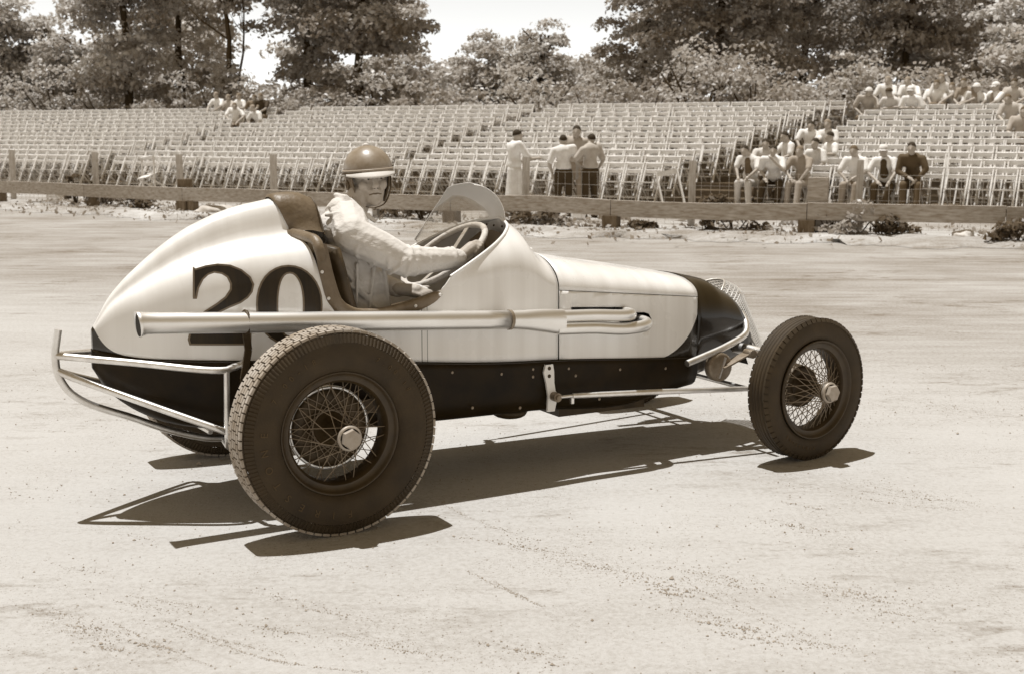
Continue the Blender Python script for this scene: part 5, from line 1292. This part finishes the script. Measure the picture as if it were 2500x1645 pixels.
x, y = at(760, 53); T('oak_tree', x, y, 10.6, 1.3, 7, 'dark tree on the left flank of the big round tree', M_LEAF, .9, 60, 330)
x, y = at(1180, 66); T('pale_tree', x, y, 5.3, 1.6, 8, 'pale rounded tree in the gap, on its left side', M_LEAFP, .2, 44, 300, br=(.6, 1.1))
x, y = at(1315, 62); T('pale_tree', x, y, 5.5, 1.6, 9, 'pale feathery tree in the gap, on its right side', M_LEAFP, .1, 46, 300, br=(.5, 1.1))
x, y = at(1570, 54); T('oak_tree', x, y, 12.5, 2.4, 10, 'tall leafy tree right of the gap of open sky', M_LEAF, -.6, 90, 340)
x, y = at(1745, 50); T('oak_tree', x, y, 13, 3.2, 11, 'very broad dark tree behind the centre block of chairs', M_LEAFD, -.5, 125, 360)
x, y = at(1945, 55); T('oak_tree', x, y, 12, 2.5, 12, 'leafy tree left of the high spectators', M_LEAF, .5, 86, 330)
x, y = at(2190, 52); T('oak_tree', x, y, 12.5, 2.9, 13, 'shadowy dark tree behind the high spectators', M_LEAFD, .4, 110, 340)
x, y = at(2390, 56); T('oak_tree', x, y, 11.5, 2.5, 14, 'mid toned tree near the right edge of the wood', M_LEAF, .4, 84, 330)
x, y = at(2500, 47); T('broadleaf_tree', x, y, 6.2, 1.8, 15, 'low pale tree at the far right edge', M_LEAFP, .2, 46, 300, br=(.6, 1.1))
def bush(x, y, z, rad, h, seed, label, m, n=900, ls=.09, name='bush', cat='bush', group='bushes along the top of the bank'):
    g = np.random.default_rng(seed); t = thing(name, (x, y, z), 0, label, cat, group)
    st = MB()
    for k in range(5): a = g.uniform(0, 6.28); st.tube([(0, 0, -.05), (math.cos(a) * rad * .3, math.sin(a) * rad * .3, h * .45), (math.cos(a) * rad * .6, math.sin(a) * rad * .6, h * .8)], [.02 * h + .006, .012 * h + .004, .003], 5)
    st.build('stem', M_BARK, t)
    C, N, S = crown((0, 0, h * .5), (rad, rad, h * .5), max(6, int(n / 90)), 90, g, ls, (rad * .22, rad * .42)); C[:, 2] = np.maximum(C[:, 2], .02)
    link('foliage', leaves_mesh('foliage', C, N, S, m, g), t); return t
LB = ['bush of broad crown %s', 'dusty mid-toned bush %s', 'dark scrubby bush %s']
WH = ['under the left edge of the wood', 'below the low pale tree at left', 'left of the dark stump at the bank top', 'between the stump and the tall dense tree', 'at the foot of the tall dense tree', 'just left of the top left spectators', 'right behind the top left spectators', 'where the top row of chairs begins again', 'at the left foot of the big round tree', 'at the right foot of the big round tree', 'below the pale rounded tree', 'below the pale feathery tree', 'at the right end of the gap', 'at the foot of the tall leafy tree', 'left under the very broad dark tree', 'right under the very broad dark tree', 'beside the two odd chairs of the top row', 'left behind the high spectators', 'centrally behind the high spectators', 'right behind the high spectators']
for k, px in enumerate(np.linspace(15, 2480, 20)):
    x, y = at(px, 1.0, 10.9 + (k * 7 % 5) * .3)
    bush(x, y, 1.35, 1.7 + .5 * ((k * 3) % 4) / 2, (2.0, 3.3, 2.6, 1.6, 3.0, 2.2)[(k * 7) % 6] * (.75 if 1050 < px < 1420 else .88), 100 + k, LB[k % 3] % WH[k], (M_LEAFP if 1000 < px < 1450 or px < 150 else M_LEAFD, M_LEAF, M_LEAFD)[k % 3], 3000, .085)
b = MB(); g_ = np.random.default_rng(3)
for k in range(26):     # further wood, reads as one mass
    pass
C = []; N = []; S = []
for k in range(620):
    px = g_.uniform(-800, 3300); d = g_.uniform(66, 82); hmax = 10.0
    if 1000 < px < 1490 or -10 < px < 290: hmax = 5.0
    if 560 < px < 720: hmax = 3.2
    c, n_, s_ = crown(((px - 1250) / 3200 * d, d, g_.uniform(.8, hmax)), (1.6, 1.6, 1.0), 6, 110, g_, .17, (.8, 1.4)); C.append(c); N.append(n_); S.append(s_)
tag(link('woodland_foliage', leaves_mesh('woodland_foliage', np.concatenate(C), np.concatenate(N), np.concatenate(S), M_LEAF, g_)), 'far mass of woodland leaves behind the trees', 'woodland', kind='stuff')

# weeds and rubble along the rail
def ground_px(px, py): f = 3200.; c, s = math.cos(R(8.9)), math.sin(R(8.9)); a, b_ = (px - 1250) / f, (822.5 - py) / f; r = np.array([a, c + b_ * s, -s + b_ * c]); k = -1.558 / r[2]; return r[0] * k, r[1] * k
GW = 'weeds along the guard rail'
for k, (px, py, rad, h, m, lb) in enumerate([
 (188, 505, .24, .52, M_WEED, 'bushy tall weed in front of the rail beside the white crate'),
 (262, 508, .42, .26, M_STRAW, 'pale low weed heap right of the bushy tall weed'), (318, 512, .42, .24, M_STRAW, 'dry tangled weed heap left of the dark rail post'), (352, 516, .25, .16, M_WEED, 'small weed tuft close to the dark rail post'),
 (980, 540, .55, .36, M_WEED, 'leafy weed behind the driver and his arm'), (1035, 545, .38, .40, M_WEED, 'weed clump seen through the windscreen edge'), (1290, 556, .50, .28, M_WEED, 'ragged weed clump in front of the rail right of the windscreen'), (1345, 560, .34, .20, M_STRAW, 'dry weed patch left of the joint of the rail beams'),
 (1560, 570, .22, .12, M_WEED, 'tiny weed tuft right of the joint in the rail'), (1728, 568, .35, .44, M_WEED, 'tall dark weed with a pale flowering top at the rail'), (1790, 571, .52, .36, M_WEED, 'wide dark weed below the rail, left of the broad post'), (2020, 578, .45, .34, M_LEAFD, 'dark weed bed right of the broad post'), (2090, 580, .48, .36, M_LEAFD, 'dark weed bed below the fence post'), (2160, 584, .34, .26, M_WEED, 'straggling weed right of the dark weed bed'), (2480, 600, .4, .3, M_WEED, 'weed at the right edge past the last rail post')]):
    x, y = ground_px(px, py); bush(x, y, .0, rad * 1.3, h * 1.3, 300 + k, lb, m, 900, .05, 'weed', 'weed', GW)
g_ = np.random.default_rng(9); C = []
for k in range(11000):
    x = g_.uniform(-14, 11); p, d, nn = rail_at(x); o_ = g_.normal(.3, .8); q = p + nn * o_; C.append((q[0], q[1], .03 + abs(g_.normal()) * .035))
C = np.array(C); keep = (np.sin(C[:, 0] * 1.9) + np.sin(C[:, 0] * .7 + 1) + g_.normal(size=len(C)) * .7) > -.1; C = C[keep]
tag(link('low_weeds', leaves_mesh('low_weeds', C, g_.normal(size=C.shape) + np.array([0, 0, .6]), g_.uniform(.02, .055, len(C)), M_STRAW, g_)), 'low dry weeds and litter strewn along the foot of the rail', 'weeds', kind='stuff')
def stone(px, py, r, seed, label, v=.6):
    g = np.random.default_rng(seed); x, y = ground_px(px, py); bm = bmesh.new(); bmesh.ops.create_icosphere(bm, subdivisions=3, radius=1)
    ph = g.uniform(0, 6, 6)
    for q in bm.verts: c = q.co; k = 1 + .16 * math.sin(3 * c.x + ph[0]) * math.sin(3 * c.y + ph[1]) + .10 * math.sin(6 * c.z + ph[2] + 4 * c.x); q.co = Vector((c.x * r[0] * k, c.y * r[1] * k, c.z * r[2] * k))
    me = bpy.data.meshes.new('stone'); bm.to_mesh(me); bm.free(); me.materials.append(mat('stone_%d' % seed, v, .9, var=.25, vscale=6, bump=.5, bscale=20))
    for p in me.polygons: p.use_smooth = True
    tag(link('stone', me, None, (x, y, r[2] * .6)), label, 'stone')
stone(2349, 590, (.16, .13, .10), 1, 'pale rounded stone on the track left of the last rail post')
stone(1617, 566, (.055, .05, .05), 2, 'small white stone below the rail', .8)
stone(1235, 572, (.07, .06, .04), 3, 'flat pale stone near the ragged weed clump')
stone(530, 528, (.42, .20, .13), 4, 'long pale sandbag-like boulder behind the tail of the car', .5)
x, y = ground_px(140, 498); cr = thing('crate', (x, y, 0), R(-32), 'small white slatted crate lying in front of the rail', 'crate'); M_WPAINT = mat('white_crate_paint', .75, .7, var=.15, vscale=14)
for z in (.04, .13, .22):
    for s in (-1, 1): b = MB(); b.box((0, s * .14, z + .03), (.34, .016, .05)); b.build('slat', M_WPAINT, cr)
for a, c in ((-1, -1), (-1, 1), (1, -1), (1, 1)): b = MB(); b.box((a * .16, c * .125, .145), (.03, .03, .28)); b.build('corner_post', M_WPAINT, cr)
for (px, d, w_, h_, lb) in ((1500, 22.8, .52, .22, 'low wooden box standing behind the men at the fence'), (1412, 22.9, .30, .26, 'round-topped pail behind the man in tan shirt')):
    x = (px - 1250) / 3200 * d
    if 'box' in lb:
        o = thing('box', (x, d, 0), R(-12), lb, 'box'); 
        for s in (-1, 1): b = MB(); b.box((0, s * .16, h_ / 2), (w_, .02, h_)); b.build('side_board', M_WIREPOST, o); b = MB(); b.box((s * (w_ / 2 - .012), 0, h_ / 2), (.02, .296, h_ * .98)); b.build('end_board', M_WIREPOST, o)
    else:
        o = thing('pail', (x, d, 0), 0, lb, 'pail'); b = MB(); b.tube([(0, 0, 0), (0, 0, h_ * .7)], [.10, .14], 16); b.build('bucket', M_STEEL, o); b = MB(); b.tube([(.14 * math.cos(a), 0, h_ * .7 + .12 * math.sin(a)) for a in np.linspace(0, math.pi, 12)], .005, 5); b.build('handle', M_STEEL, o)
x, y = at(1985, 44)
